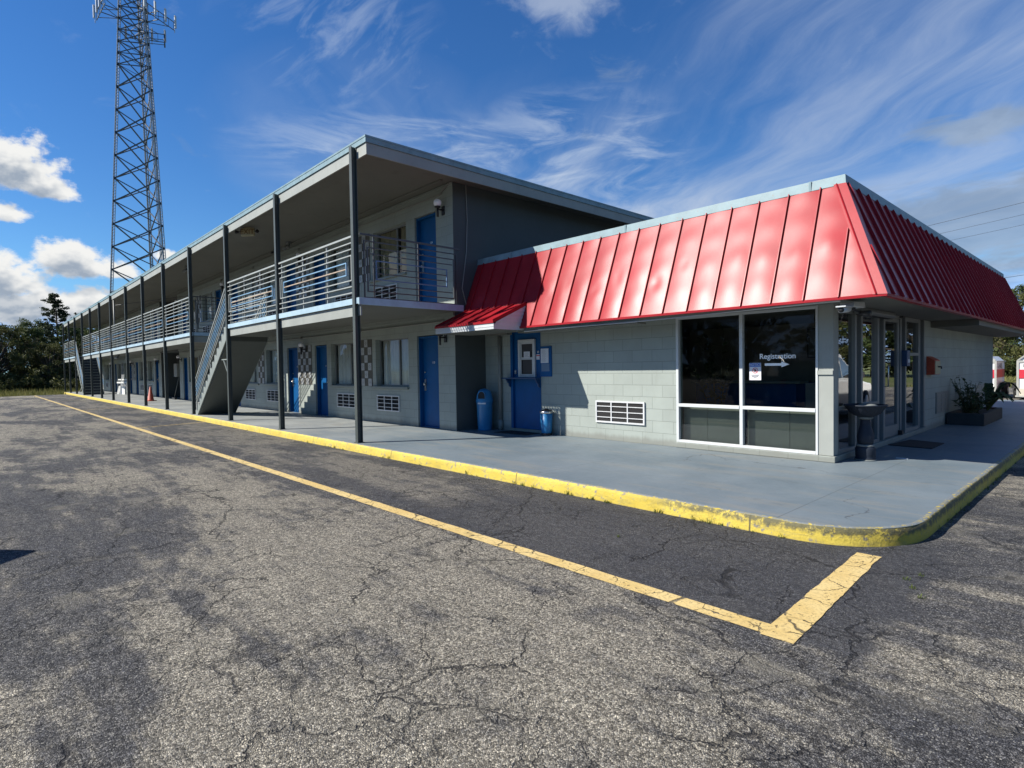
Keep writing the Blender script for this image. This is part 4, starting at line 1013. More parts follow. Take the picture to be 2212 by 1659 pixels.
for i in range(len(xs)-1):
    b,a=xs[i],xs[i+1]
    def top(xx): 
        # highest z where the front face still exists at this x
        if xx<=XT: return 1.0
        return (XB-xx)/(.617)
    ta,tb=top(a),top(b)
    P0=lambda xx,t:Vector((xx,YB+(YT-YB)*t,ZB+(ZT2-ZB)*t))
    if ta>=1 and tb>=1: q=pan(P0(a,0),P0(b,0),P0(a,1),P0(b,1),fn,rng)
    elif tb<1 and ta>=1: 
        vs,fs=pan(P0(a,0),P0(b,0),P0(a,1),P0(XT,1) if True else 0,fn,rng,1.0)
        # clip on the hip: top-right corner follows the hip line
        nu,nv=10,26
        for j in range(nv+1):
            t=j/nv;right=min(b,XB-.617*t)
            for i2 in range(nu+1):
                k=j*(nu+1)+i2;u=i2/nu;off=(vs[k]-(P0(a,t))).dot(fn)
                vs[k]=P0(a+(right-a)*u,t)+fn*off
        q=(vs,fs)
    else:
        vs,fs=pan(P0(a,0),P0(b,0),P0(a,1),P0(b,1),fn,rng,.6);nu,nv=10,26
        for j in range(nv+1):
            t=j/nv*ta;right=min(b,XB-.617*t) if b<XB else XB-.617*t
            for i2 in range(nu+1):
                k=j*(nu+1)+i2;u=i2/nu;off=(vs[k]-Vector((vs[k].x,YB+(YT-YB)*(j/nv),ZB+(ZT2-ZB)*(j/nv)))).dot(fn)
                vs[k]=P0(a+(right-a)*u,t)+fn*off*.6
        q=(vs,fs)
    pans.add(*q)
    if i<len(xs)-2:
        ribs.bar(P0(a,0)+fn*.012,P0(a,min(1,ta))+fn*.012,.011,.030,up=(1,0,0)) if False else ribs.add([P0(a,t)+fn*h+Vector((s*.0055,0,0)) for t in(0,min(1,max(.02,(XB-.14-a)/.617))) for h in(-.004,.030) for s in(-1,1)],[(0,1,3,2),(4,6,7,5),(0,4,5,1),(2,3,7,6),(0,2,6,4),(1,5,7,3)])
mf=add('mansard_front',pans,M_red,office);mf['label']='sunlit front slope of dented red standing-seam panels'
add('seam',ribs,M_red,mf)
pans=MB();pans.smooth=True;ribs=MB();y=YB+.25;ys=[YB]
while y<YFB: ys.append(y);y+=.405
ys.append(YFB)
for i in range(len(ys)-1):
    a,b=ys[i],ys[i+1]
    P0=lambda yy,t:Vector((XB-.617*t,yy,ZB+(ZT2-ZB)*t))
    nu,nv=5,8
    vs,fs=pan(P0(a,0),P0(b,0),P0(a,1),P0(b,1),sn,rng,.5,nu,nv)
    for j in range(nv+1):
        t=j/nv;lo=max(a,YB+.617*t);hi=max(lo,min(b,YFB-.617*t));lo=min(lo,hi)
        if b<YB+.617*t: lo=hi=YB+.617*t if b>YB else b
        for i2 in range(nu+1):
            k=j*(nu+1)+i2;u=i2/nu
            base=Vector((XB-.617*t,vs[k].y,ZB+(ZT2-ZB)*t));off=(vs[k]-base).dot(sn)
            vs[k]=P0(lo+(hi-lo)*u,t)+sn*(off if hi>lo+.01 else 0)
    pans.add(vs,fs)
    if i<len(ys)-2:
        t1=max(.02,min(1,(b-YB)/.617,(YFB-b)/.617))
        ribs.add([P0(b,t)+sn*h+Vector((0,s*.0055,0)) for t in(0,t1) for h in(-.004,.038) for s in(-1,1)],[(0,1,3,2),(4,6,7,5),(0,4,5,1),(2,3,7,6),(0,2,6,4),(1,5,7,3)])
ms=add('mansard_side',pans,M_red,office);ms['label']='shaded side slope of the mansard with close seams';add('seam',ribs,M_red,ms)
# mid ribs of the side panels (narrow corrugation)
# hip cap, end hip, drip edge, flashing
g=MB();h0=Vector((XB,YB,ZB));h1=Vector((XT,YT,ZT2))
tf=Vector((-.13,0,0));ts=Vector((0,.13,0))
def capstrip(w,o):
    return [h0+tf*w+fn*o,h0+Vector((o,-o,0))*1.0,h0+ts*w+sn*o,h1+tf*w+fn*o,h1+Vector((o,-o,0))*1.0,h1+ts*w+sn*o]
g.add(capstrip(1,.020),[(0,1,4,3),(1,2,5,4)])
g.add([h0+tf*1+fn*.020,h0+tf*1-fn*.01,h1+tf-fn*.01,h1+tf+fn*.02],[(0,1,2,3)]);g.add([h0+ts*1+sn*.020,h0+ts*1-sn*.01,h1+ts-sn*.01,h1+ts+sn*.02],[(0,1,2,3)])
a0=h0+tf*.72+fn*.026;a1=h1+tf*.72+fn*.026;g.bar(a0,a1,.014,.014)
add('hip_cap',g,M_red,office)
g=MB();g.box(-9.98,YB-.014,ZB-.022,XB+.014,YB-.002,ZB+.012);g.box(XB+.002,YB-.0138,ZB-.022,XB+.014,YFB,ZB+.012);g.box(-9.98,YB-.002,ZB-.022,XB+.002,YB+.05,ZB-.014);g.box(XB-.05,YB+.051,ZB-.022,XB+.002,YFB,ZB-.014)
g.box(-9.99,YB-.002,ZB-.0135,XB+.0015,YB+.002,ZB);add('drip_edge',g,M_reddk,office) if False else add('drip_edge',g,M_red,office)
g=MB();zt=ZT2+.115
g.add([(-9.985,YT-.016,ZT2-.012),(XT+.016,YT-.016,ZT2-.012),(XT+.004,YT-.004,zt),(-9.985,YT-.004,zt),(-9.985,YT+.09,zt+.004),(XT-.09,YT+.09,zt+.004)],[(0,1,2,3),(3,2,5,4)])
g.add([(XT+.016,YT-.016,ZT2-.012),(XT+.016,YFT,ZT2-.012),(XT+.004,YFT,zt),(XT+.004,YT-.004,zt),(XT-.09,YFT,zt+.004),(XT-.09,YT+.09,zt+.004)],[(0,1,2,3),(3,2,4,5)])
for xx in(-8.9,-6.0,-3.0): g.box(xx,YT-.020,ZT2-.013,xx+.03,YT-.010,zt+.001)
add('roof_edge',g,M_flash,office)
# far end slope
g=MB();g.add([(XB,YFB,ZB),(-9.9,YFB,ZB),(-9.9,YFT,ZT2),(XT,YFT,ZT2)],[(0,1,2,3)]);add('mansard_back',g,M_red,office)
# small canopy over the registration panel
CX0,CX1,CY,CZ=-9.83,-8.012,6.965,2.215
CYT,CZT=7.84,2.60
cano=thing('canopy','small red metal canopy with white fascia over the blue registration panel','canopy',(-8.9,7.4,2.1))
nrm=Vector((0,-(CZT-CZ),CYT-CY)).normalized();pn=MB();rb=MB();n=5;w=(CX1-CX0)/n
for i in range(n):
    a,b=CX0+i*w,CX0+(i+1)*w
    pn.add([(a,CY,CZ),(b,CY,CZ),(b,CYT,CZT),(a,CYT,CZT)],[(0,1,2,3)])
for i in range(n+1):
    a=min(max(CX0+i*w,CX0+.008),CX1-.008)
    rb.add([Vector((a+s*.006,y,z))+nrm*h for (y,z) in((CY,CZ),(CYT,CZT)) for h in(.001,.030) for s in(-1,1)],[(0,1,3,2),(4,6,7,5),(0,4,5,1),(2,3,7,6),(0,2,6,4),(1,5,7,3)])
add('sheet',pn,M_red,cano);add('seam',rb,M_red,cano)
g=MB();g.box(CX0-.012,CY-.016,CZ-.035,CX1+.012,CY-.004,CZ+.006);g.add([(CX1+.012,CY-.016,CZ+.008),(CX1+.012,CYT,CZT+.010),(CX1+.012,CYT,CZT-.03),(CX1+.012,CY-.016,CZ-.034)],[(0,1,2,3)]);g.add([(CX0-.012,CY-.016,CZ+.008),(CX0-.012,CYT,CZT+.010),(CX0-.012,CYT,CZT-.03),(CX0-.012,CY-.016,CZ-.034)],[(0,1,2,3)]);add('drip_edge',g,M_red,cano)
g=MB();g.box(CX0,CY,CZ-.145,CX1+.006,CY+.02,CZ-.036);g.box(CX0,CY-.006,CZ-.10,CX1+.006,CY-.0005,CZ-.094) ;add('fascia',g,M_white,cano)
g=MB()
k=7
for i in range(k):
    z0=CZ-.145+i*(CZT-CZ+.11)/k;z1=z0+(CZT-CZ+.11)/k
    ys=lambda z:CY+.02 if z<CZ-.03 else CY+.02+(z-(CZ-.03))/(CZT-CZ)*(CYT-CY)
    g.add([(CX1+.006,ys(z0),z0),(CX1+.006,7.95,z0),(CX1-.004,7.95,z1),(CX1-.004,ys(z1),z1),(CX1-.004,7.95,z0),(CX1-.004,ys(z0),z0)],[(0,1,2,3),(0,1,4,5)])
add('gable_siding',g,M_siding if False else M_white,cano)
g=MB();g.box(CX0+.002,CY+.021,CZ-.15,CX1-.012,7.95,CZ-.142);add('soffit',g,M_soffit,cano)
# corner cameras and floodlight housing
cm=thing('security_camera','twin white security cameras with a lamp housing fixed under the mansard corner','camera',(-2.40,8.1,2.12))
g=MB();g.prism([(7.84,2.03),(7.87,2.085),(8.26,2.11),(8.30,2.04)],-2.50,-2.34,axis='x');add('housing',g,M_white,cm,bevel=.006)
g=MB();g.tube([(-2.42,7.66,1.985),(-2.40,7.84,2.005)],.040,14);g.box(-2.47,7.62,2.015,-2.36,7.86,2.030);add('camera_body',g,M_white,cm)
g=MB();g.tube([(-2.42,7.645,1.983),(-2.42,7.661,1.985)],.033,14);g.tube([(-2.40,8.30,1.975),(-2.28,8.26,1.965)],[.036,.036],14);g.tube([(-2.40,7.9,2.02),(-2.40,8.28,1.99)],.014,8);g.tube([(-2.40,8.05,2.04),(-2.40,8.05,2.0)],.02,8);add('camera_lens',g,M_black,cm)
g=MB();g.tube([(-2.42,7.72,1.95),(-2.44,7.74,1.88),(-2.47,7.76,1.82)],.004,5);add('cable',g,M_black,cm)
# mailbox and blue box on the side wall
mb_=thing('wall_mailbox','rusty orange sloped-top letter box on the grey side wall right of the entrance','letter box',(OX,13.5,1.09))
M_orange=paint('orange_letterbox',(.42,.055,.02),.5,.1,5,.15,chip=.25,chipcol=(.4,.3,.2))
g=MB();g.prism([(OX,1.09),(OX+.135,1.09),(OX+.135,1.365),(OX,1.45)],13.49,13.93,axis='y');add('box',g,M_orange,mb_,bevel=.006)
g=MB();g.box(OX+.136,13.50,1.10,OX+.146,13.92,1.35);add('front_plate',g,M_cream2 if False else M_cream,mb_)
g=MB();g.tube([(OX+.15,13.7,1.24),(OX+.20,13.7,1.24),(OX+.20,13.7,1.20)],.014,8);add('knob',g,M_black,mb_)
bx=thing('wall_box','small dark blue intercom box beside the entrance door','intercom',(OX,11.8,1.28))
g=MB();g.box(OX+.004,11.745,1.27,OX+.085,11.94,1.545);add('casing',g,M_bluedk,bx,bevel=.008)
g=MB();g.box(OX+.086,11.79,1.33,OX+.089,11.90,1.39);add('label_plate',g,M_paper,bx)
def side_grille(y0,y1,z0,z1,lab):
    g=MB();x=OX;g.box(x+.001,y0,z0,x+.02,y1,z1)
    q=add('heater_grille',g,M_alu,office);q['label']=lab
    l=MB()
    for k in range(3):
        for j in range(4): 
            a=y0+.04+k*(y1-y0-.06)/3;b=a+(y1-y0-.06)/3-.03;c=z0+.03+j*(z1-z0-.05)/4;l.box(x+.0205,a,c,x+.024,b,c+(z1-z0-.05)/4-.02)
    add('louvre',l,M_conduit,q)
side_grille(14.25,15.4,.285,.71,'nearer heater grille in the side wall');side_grille(18.5,19.6,.30,.73,'farther heater grille behind the planter')
# interior of the office
def simple(name,label,cat,loc,parts):
    t_=thing(name,label,cat,loc)
    for n_,g,m in parts: add(n_,g,m,t_)
    return t_
g1=MB();g1.box(-5.9,10.4,0,-4.0,10.5,1.0);g1.box(-4.1,10.501,0,-4.0,11.8,1.0)
g2=MB();g2.box(-5.95,10.3,1.0,-3.9,10.7,1.04)
simple('reception_counter','blue reception counter with a dark top inside the office','counter',(-5,10.6,0),[('front_panel',g1,M_blue),('counter_top',g2,M_board)])
g1=MB();g1.box(-3.72,9.72,.44,-3.32,10.1,.50);g2=MB();g2.box(-3.72,10.06,.60,-3.32,10.12,1.02);g3=MB();g3.tube([(-3.52,9.9,.08),(-3.52,9.9,.44)],.03,10)
for k in range(5):
    a=k*1.2566;g3.tube([(-3.52,9.9,.09),(-3.52+.26*math.cos(a),9.9+.26*math.sin(a),.05)],.018,6)
g3.bar((-3.52,10.0,.42),(-3.52,10.1,.75),.04,.015)
ch=simple('office_chair','grey swivel chair seen through the right office window','chair',(-3.52,9.9,0),[('seat',g1,M_conduit),('backrest',g2,M_conduit),('base',g3,M_black)])
g1=MB();g1.lathe([(.02,0),(.065,.01),(.07,.05),(.07,.36),(.05,.43),(.02,.46)],c=(-3.1,10.9,.30),n=14);g2=MB();g2.tube([(-3.1,10.9,.76),(-3.1,10.83,.80),(-3.15,10.80,.70),(-3.16,10.82,.5)],.014,6);g2.bar((-3.1,10.9,.8),(-3.0,10.86,.83),.02)
M_redp=paint('extinguisher_red',(.35,.02,.02),.35,.05,5,.02)
simple('fire_extinguisher','red fire extinguisher standing inside the right office window','fire extinguisher',(-3.1,10.9,.3),[('cylinder',g1,M_redp),('nozzle',g2,M_black)])
g1=MB();g1.box(-4.35,11.86,1.45,-3.85,11.895,2.02);g2=MB();g2.box(-4.33,11.855,1.47,-3.87,11.859,2.0)
simple('wall_poster','pale grey poster hanging high on the office partition','poster',(-4.1,11.88,1.45),[('backing',g1,M_black),('sheet',g2,M_alu)])
g1=MB();g1.box(-3.3,11.86,1.12,-2.97,11.895,1.78) if False else g1.box(-3.75,13.0,.9,-3.0,13.04,1.7)
def potplant(name,label,loc,h,n,seed,leaf=.12,spread=.35,pot=True,kind='fern',col=None):
    rng=random.Random(seed);t_=thing(name,label,'plant',loc)
    if pot:
        p=MB();p.lathe([(.10,0),(.14,.02),(.17,.26),(.18,.28),(.15,.28),(.14,.22)],n=16);local('pot',p,M_terra,t_)
    st=MB();lf=MB()
    for i in range(n):
        a=rng.uniform(0,6.28);r=spread*rng.uniform(.2,1);hh=h*rng.uniform(.45,1);b=.22 if pot else 0
        p0=Vector((rng.uniform(-.04,.04),rng.uniform(-.04,.04),b));p2=Vector((r*math.cos(a),r*math.sin(a),b+hh));p1=p0.lerp(p2,.5)+Vector((0,0,.12*hh))
        pts=[p0.lerp(p1,t).lerp(p1.lerp(p2,t),t) for t in(0,.33,.66,1)]
        st.tube(pts,[.006,.005,.004,.003],5)
        for j in range(9):
            t=.3+.7*j/8;c=p0.lerp(p1,t).lerp(p1.lerp(p2,t),t);d=Vector((rng.uniform(-1,1),rng.uniform(-1,1),rng.uniform(-.3,.7))).normalized();s=d.cross(Vector((0,0,1))).normalized();L=leaf*rng.uniform(.6,1.2);w=L*.32
            lf.add([c,c+d*L*.5+s*w,c+d*L,c+d*L*.5-s*w],[(0,1,2,3)])
    local('stem',st,M_stem,t_);local('foliage',lf,col or M_leafdk,t_);return t_
M_terra=paint('terracotta',(.25,.10,.06),.8,.1,5,.1);M_stem=paint('plant_stem',(.06,.07,.03),.8,.1,5,.1);
def leafmat(name,c1,c2,rough=.6,trans=.2):
    m,t,b=new_mat(name);oi=t.new('ShaderNodeTexCoord').outputs['Object'];n=t.noise(oi,1.3,4,.7);n2=t.noise(oi,9,3,.7)
    c=t.mix(t.ss(t.m('ADD',t.m('MULTIPLY',n,.6),t.m('MULTIPLY',n2,.5)),.38,.70),c1,c2)
    t.l.new(c,b.inputs['Base Color']);b.inputs['Roughness'].default_value=rough;b.inputs['Specular IOR Level'].default_value=.3
    tl=t.new('ShaderNodeBsdfTranslucent');t.l.new(c,tl.inputs[0]);mx=t.new('ShaderNodeMixShader');mx.inputs[0].default_value=trans
    t.l.new(b.outputs[0],mx.inputs[1]);t.l.new(tl.outputs[0],mx.inputs[2]);t.l.new(mx.outputs[0],t.n['Material Output'].inputs[0]);return m
M_leafdk=leafmat('dark_house_leaf',(.018,.035,.012),(.05,.08,.025));M_leafbr=leafmat('planter_leaf',(.022,.045,.018),(.055,.09,.035))
potplant('house_plant','tall leafy house plant inside the left office window',(-5.0,9.55,.012),1.7,16,3,.16,.45)
# urn, bins, mats, cone, broom
urn=thing('birdbath_urn','navy fluted birdbath urn on a pedestal by the office corner','urn',(-2.53,8.97,0))
M_urn=paint('navy_cast_stone',(.008,.014,.026),.7,.15,12,.3,chip=.12,chipcol=(.35,.35,.32));M_urnl=paint('pale_cast_stone',(.16,.17,.16),.7,.12,12,.3,dirt=.3)
g=MB();g.lathe([(.125,.01),(.128,.03),(.118,.045),(.122,.06),(.125,.16),(.112,.185),(.10,.20)],n=28);local('base',g,M_urn,urn)
g=MB();g.lathe([(.138,0),(.138,.012),(.126,.018)],n=28);g.lathe([(.105,.19),(.112,.205),(.092,.222)],n=28);g.lathe([(.070,.565),(.098,.585),(.080,.605)],n=28);local('collar',g,M_urnl,urn)
g=MB();g.lathe([(.088,.215),(.10,.27),(.104,.33),(.088,.40),(.066,.48),(.060,.55),(.072,.575)],n=28);local('pedestal',g,M_urn,urn)
g=MB();vs=[];fs=[];N=48;prof=[(.06,.595),(.13,.615),(.19,.66),(.225,.715),(.245,.745),(.262,.752),(.262,.768),(.235,.765),(.20,.735),(.10,.70),(.002,.695)]
for i,(r,z) in enumerate(prof):
    for j in range(N):
        a=2*math.pi*j/N;fl=1+(.035*math.cos(a*16) if 1<=i<=4 else 0);vs.append((r*fl*math.cos(a),r*fl*math.sin(a),z))
for i in range(len(prof)-1):
    for j in range(N): fs.append((i*N+j,i*N+(j+1)%N,(i+1)*N+(j+1)%N,(i+1)*N+j))
g.smooth=True;g.add(vs,fs);local('bowl',g,M_urn,urn)
g=MB();g.lathe([(.002,.70),(.12,.72),(.135,.75),(.10,.775),(.04,.785),(.002,.786)],c=(.03,-.02,0),n=24);local('sand',g,M_urnl,urn)
g=MB();g.box(-2.27,9.38,.001,-2.13,9.43,.008);tag(add('litter_scrap',g,M_paper),'small white paper scrap lying on the shaded walkway','litter')
bn=thing('litter_bin','tall light blue dome-top litter bin standing in the dark corner','bin',(-9.70,8.14,0),R(30))
M_binb=paint('bin_blue_plastic',(.025,.19,.40),.4,.08,3,.05,dirt=.15)
g=MB();g.lathe([(.150,.0),(.155,.01),(.175,.62),(.178,.63)],n=32);local('body',g,M_binb,bn)
g=MB();vs=[];fs=[];N=40;prof=[(.185,.60),(.188,.61),(.188,.66),(.180,.675),(.178,.70),(.165,.78),(.135,.85),(.085,.895),(.002,.91)]
g.smooth=True
g.lathe(prof,n=N);local('lid',g,M_binb,bn)
g=MB();ol=[(-.085,.685),(.085,.685),(.085,.76)]+[(.085*math.cos(a),.76+.095*math.sin(a)) for a in [math.pi*k/10 for k in range(1,10)]]+[(-.085,.76)]
g.prism([(a*1.0,b) for a,b in ol],-.186,-.02);local('opening',g,M_dark,bn)
g=MB()
for k in range(len(ol)): 
    a,b=ol[k],ol[(k+1)%len(ol)];g.bar((a[0],-.187,a[1]),(b[0],-.187,b[1]),.014,.016)
local('opening_rim',g,M_binb,bn)
g=MB();g.box(-.09,-.184,.575,.09,-.170,.605);local('sticker',g,M_paper,bn)
cn=thing('pedal_bin','small blue pedal bin with chrome rim under the notice board','bin',(-7.98,8.30,0))
g=MB();g.lathe([(.100,.045),(.103,.05),(.125,.44)],n=28);local('body',g,M_binb2 if False else M_binb,cn)
g=MB();g.lathe([(.128,.435),(.132,.44),(.132,.475),(.124,.482)],n=28);local('rim',g,M_chrome,cn)
g=MB();g.lathe([(.118,.478),(.10,.50),(.04,.515),(.03,.53),(.002,.53)],n=24);g.lathe([(.105,.0),(.108,.03),(.09,.045)],n=20);g.box(-.03,-.17,.012,.03,-.10,.022);local('lid',g,M_black,cn)
def mat_(name,lab,pts,z=.012):
    g=MB();g.add([(a,b,.0015) for a,b in pts]+[(a,b,z) for a,b in pts],[(0,1,2,3),(4,5,6,7),(0,1,5,4),(1,2,6,5),(2,3,7,6),(3,0,4,7)]);return tag(add(name,g,M_mat),lab,'doormat')
M_mat=paint('black_rubber_mat',(.014,.014,.016),.85,.2,12,.5)
mat_('doormat','black doormat on the walkway before the office entrance',[(-2.72,10.78),(-2.12,10.72),(-2.12,11.55),(-2.62,11.72)])
mat_('doormat','black doormat below the registration shelf',[(-9.15,7.92),(-8.25,7.98),(-8.25,8.38),(-9.1,8.36)])
co=thing('traffic_cone','faded red traffic cone on the walkway beyond the near stair','cone',(-33.1,6.25,0),R(12))
M_cone=paint('faded_cone_red',(.42,.085,.05),.6,.12,6,.1,dirt=.25)
g=MB();g.lathe([(.155,.035),(.14,.05),(.035,.70),(.028,.705)],n=24);local('cone_body',g,M_cone,co)
g=MB();g.box(-.20,-.20,0,.20,.20,.034);local('base',g,M_cone,co,bevel=.01)
br=thing('push_broom','push broom leaning in the dark breezeway mouth','broom',(-33.85,7.45,0))
g=MB();g.box(-.28,-.05,.0,.28,.05,.10);local('brush_head',g,M_black,br);g=MB();g.tube([(.02,0,.10),(.62,.09,1.15)],.013,8);local('handle',g,M_conduit,br)
# white stacked chairs / frame by the far rooms
M_wp=paint('white_plastic',(.70,.70,.66),.5,.06,6,.05,dirt=.25)
wc=thing('folded_barrier','pile of white wooden frames leaning outside the far rooms','frame pile',(-46.7,7.1,0),R(12))
g=MB();g.bar((0,0,0),(-.35,.28,1.32),.16,.03);g.bar((.5,0,0),(.1,.25,.98),.16,.03);g.bar((-.9,.2,.98),(.9,.2,.98),.04,.08);g.bar((-.9,.12,.78),(.75,.12,.78),.04,.10);g.box(.25,-.1,0,.85,.0,.52);g.bar((-.1,-.15,0),(-.4,.1,.55),.14,.03);local('board',g,M_wp,wc)
lp=thing('leaning_plank','short pale plank propped on the kerb end under the far stair','plank',(-57.2,5.95,0))
g=MB();g.bar((0,0,0),(1.2,.15,.68),.09,.03);g.bar((.9,.1,.5),(1.35,.2,.9),.05,.03);local('plank',g,M_urnl,lp)
# planter box with shrubs
pb=thing('planter_box','low dark brick planter box against the side wall','planter',(-2.4,16.3,0))
M_brk=paint('dark_planter',(.035,.036,.036),.8,.15,6,.4)
g=MB()
for a in((-2.735,15.10,-2.105,15.18),(-2.735,17.38,-2.105,17.46)): g.box(a[0],a[1],0,a[2],a[3],.25)
g.box(-2.185,15.181,0,-2.105,17.379,.25);g.box(-2.735,15.181,0,-2.66,17.379,.25);add('planter_wall',g,M_brk,pb,bevel=.006)
g=MB();g.box(-2.66,15.181,.0,-2.186,17.379,.21);add('soil',g,M_dark,pb)
potplant('shrub','leggy dark shrub at the near end of the planter box',(-2.48,15.55,.20),.85,20,5,.085,.30,False,col=M_leafbr)
potplant('shrub','broad dense shrub in the middle of the planter box',(-2.42,16.2,.20),.62,30,6,.12,.42,False,col=M_leafbr)
potplant('shrub','low shrub filling the near corner of the planter box',(-2.38,15.4,.20),.32,26,8,.09,.34,False,col=M_leafbr)
t_=thing('banana_plant','broad-leafed plant drooping over the far end of the planter box','plant',(-2.3,16.9,.20))
lf=MB();lf.smooth=True;rng=random.Random(4)
for i in range(11):
    a=rng.uniform(-1.4,1.9);L=rng.uniform(.55,.95);pts=[];h=rng.uniform(.25,.62)
    for k in range(7):
        u=k/6;r=L*u;pts.append(Vector((r*math.cos(a)*.8,r*math.sin(a)*.8,h*math.sin(u*2.5)*1.15)))
    vs=[]
    for k,p in enumerate(pts):
        w=.075*math.sin(math.pi*min(1,(k+.4)/6.6))+.004;d=Vector((-math.sin(a),math.cos(a),0));vs+=[p+d*w,p+Vector((0,0,-.015)),p-d*w]
    lf.add(vs,[(3*k+j,3*k+j+1,3*k+j+4,3*k+j+3) for k in range(6) for j in(0,1)])
local('foliage',lf,M_leafbr,t_)

# ------------------------------------------------------------------ lattice mast
def tower(loc,rz):
    t_=thing('radio_tower','tall galvanised three-legged lattice mast rising behind the motel roof','tower',loc,rz)
    H=66.0
    def half(z):   # distance leg - axis
        w=max(2.75,8.7-.092*z);return w/math.sqrt(3)
    AN=[R(90+A0),R(210+A0),R(330+A0)]
    def leg(i,z): r=half(z);return Vector((r*math.cos(AN[i]),r*math.sin(AN[i]),z))
    lv=[0];
    while lv[-1]<46: lv.append(lv[-1]+3.45)
    while lv[-1]<H: lv.append(lv[-1]+1.75)
    for i in range(3):
        g=MB()
        # each leg is itself a slim three-rod truss
        for (dx,dy) in((.20,0),(-.10,.17),(-.10,-.17)):
            g.tube([leg(i,z)+Vector((dx,dy,0)) for z in(0,20,46,H)],.06,6)
        z=0
        while z<H-.5:
            for (a,b) in(((.20,0),(-.10,.17)),((-.10,.17),(-.10,-.17)),((-.10,-.17),(.20,0))):
                g.bar(leg(i,z)+Vector((*a,0)),leg(i,z+.45)+Vector((*b,0)),.028)
            z+=.45
        local('leg',g,M_galv,t_)
    for f in range(3):
        g=MB();a,b=f,(f+1)%3
        for k in range(len(lv)-1):
            z0,z1=lv[k],lv[k+1];w=.15 if z0<46 else .11
            g.bar(leg(a,z0),leg(b,z1),w);g.bar(leg(b,z0),leg(a,z1),w)
            if z0>=46: g.bar(leg(a,z0),leg(b,z0),.06)
            for q in(a,b):
                p=leg(q,z0);g.box(p.x-.14,p.y-.14,p.z-.16,p.x+.14,p.y+.14,p.z+.16)
        local('bracing',g,M_galvdk,t_)
    g=MB()
    for k in range(2): g.tube([leg(0,z)*.86+Vector((.35*k-.1,.1,z*.14)) for z in(0,30,H-2)],.05,6)
    z=0
    while z<H-3: g.bar(leg(0,z)*.86+Vector((-.1,.1,z*.14)),leg(0,z)*.86+Vector((.25,.1,z*.14)),.03);z+=.5
    local('ladder',g,M_galv,t_)
    g=MB()
    for k in range(7): g.tube([leg(2,z)*.90+Vector((.09*k-.3,.15,z*.10)) for z in(0,30,58)],.032,5)
    local('cable_run',g,M_galvlt,t_)
    # antenna frames: one per face
    for f in range(3):
        a=AN[f];d=Vector((math.cos(a),math.sin(a),0));s=Vector((-d.y,d.x,0));zc=55.2
        g=MB();c=leg(f,zc);c.z=0
        e=c+d*2.3
        for z in(zc,zc+1.25):
            g.bar(c+Vector((0,0,z)),e+Vector((0,0,z)),.10);g.bar(e-s*2.9+Vector((0,0,z)),e+s*2.9+Vector((0,0,z)),.09)
            g.bar(c+Vector((0,0,z)),e-s*1.9+Vector((0,0,z)),.07);g.bar(c+Vector((0,0,z)),e+s*1.9+Vector((0,0,z)),.07)
        for k in range(-3,4): g.bar(e+s*k*.93+Vector((0,0,zc)),e+s*k*.93+Vector((0,0,zc+1.25)),.05)
        m_=local('antenna_frame',g,M_galvdk,t_)
        for k in range(4):
            p=e+s*(-2.8+k*1.866)+d*.2
            an=MB();an.tube([p+Vector((0,0,zc-.5)),p+Vector((0,0,zc+2.2))],.05,6);q=p+d*.16
            r=s*.15;w=d*.07
            an.add([q-r-w+Vector((0,0,zc+.2)),q+r-w+Vector((0,0,zc+.2)),q+r+w+Vector((0,0,zc+.2)),q-r+w+Vector((0,0,zc+.2)),
                    q-r-w+Vector((0,0,zc+2.1)),q+r-w+Vector((0,0,zc+2.1)),q+r+w+Vector((0,0,zc+2.1)),q-r+w+Vector((0,0,zc+2.1))],[(0,3,2,1),(4,5,6,7),(0,1,5,4),(1,2,6,5),(2,3,7,6),(3,0,4,7)])
            local('panel_antenna',an,M_galvlt,m_)
    g=MB();c=leg(2,52);e=c+Vector((math.cos(AN[2]+.5),math.sin(AN[2]+.5),0))*2.3
    for z in(0,.75): g.bar(c+Vector((0,0,z)),e+Vector((0,0,z)),.07)
    g.tube([e+Vector((0,0,-.4)),e+Vector((0,0,1.5))],.10,8);local('side_arm',g,M_galvdk,t_)
    return t_
A0=0
M_galv=paint('galvanised_steel',(.30,.32,.34),.55,.12,3,.1,metal=.3);M_galvdk=paint('weathered_steel',(.085,.10,.125),.6,.12,3,.1,metal=.2);M_galvlt=paint('pale_cable',(.42,.46,.52),.6,.06,3,.05)
# camera looks along yaw -80 deg here; rotate so that two legs face the car park and one stands behind
tower((-104.9,19.4,-.15),R(TROT) if 'TROT' in globals() else R(63))
# ------------------------------------------------------------------ trees
M_bark=paint('tree_bark',(.07,.055,.04),.9,.2,6,.6)
M_leafA=leafmat('broad_leaf_green',(.026,.046,.014),(.080,.105,.030),.7,.25);M_leafB=leafmat('broad_leaf_olive',(.040,.052,.016),(.120,.120,.036),.7,.25);M_pine=leafmat('pine_needle',(.020,.032,.014),(.050,.070,.024),.7,.1)
def leafquads(mb,c,r,n,size,rng,flat=1.0):
    for _ in range(n):
        while True:
            p=Vector((rng.uniform(-1,1),rng.uniform(-1,1),rng.uniform(-1,1)))
            if .15<p.length<=1: break
        p=p*(.55+.45*rng.random())
        q=c+Vector((p.x*r,p.y*r,p.z*r*flat))
        d=(p.normalized()*.6+Vector((rng.uniform(-1,1),rng.uniform(-1,1),rng.uniform(-1,1)))).normalized();s=d.cross(Vector((rng.uniform(-1,1),rng.uniform(-1,1),rng.uniform(-1,1)))).normalized();u=d.cross(s)
        L=size*rng.uniform(.6,1.3);mb.add([q-s*L*.5,q-u*L*.28,q+s*L*.5,q+u*L*.28],[(0,1,2,3)])
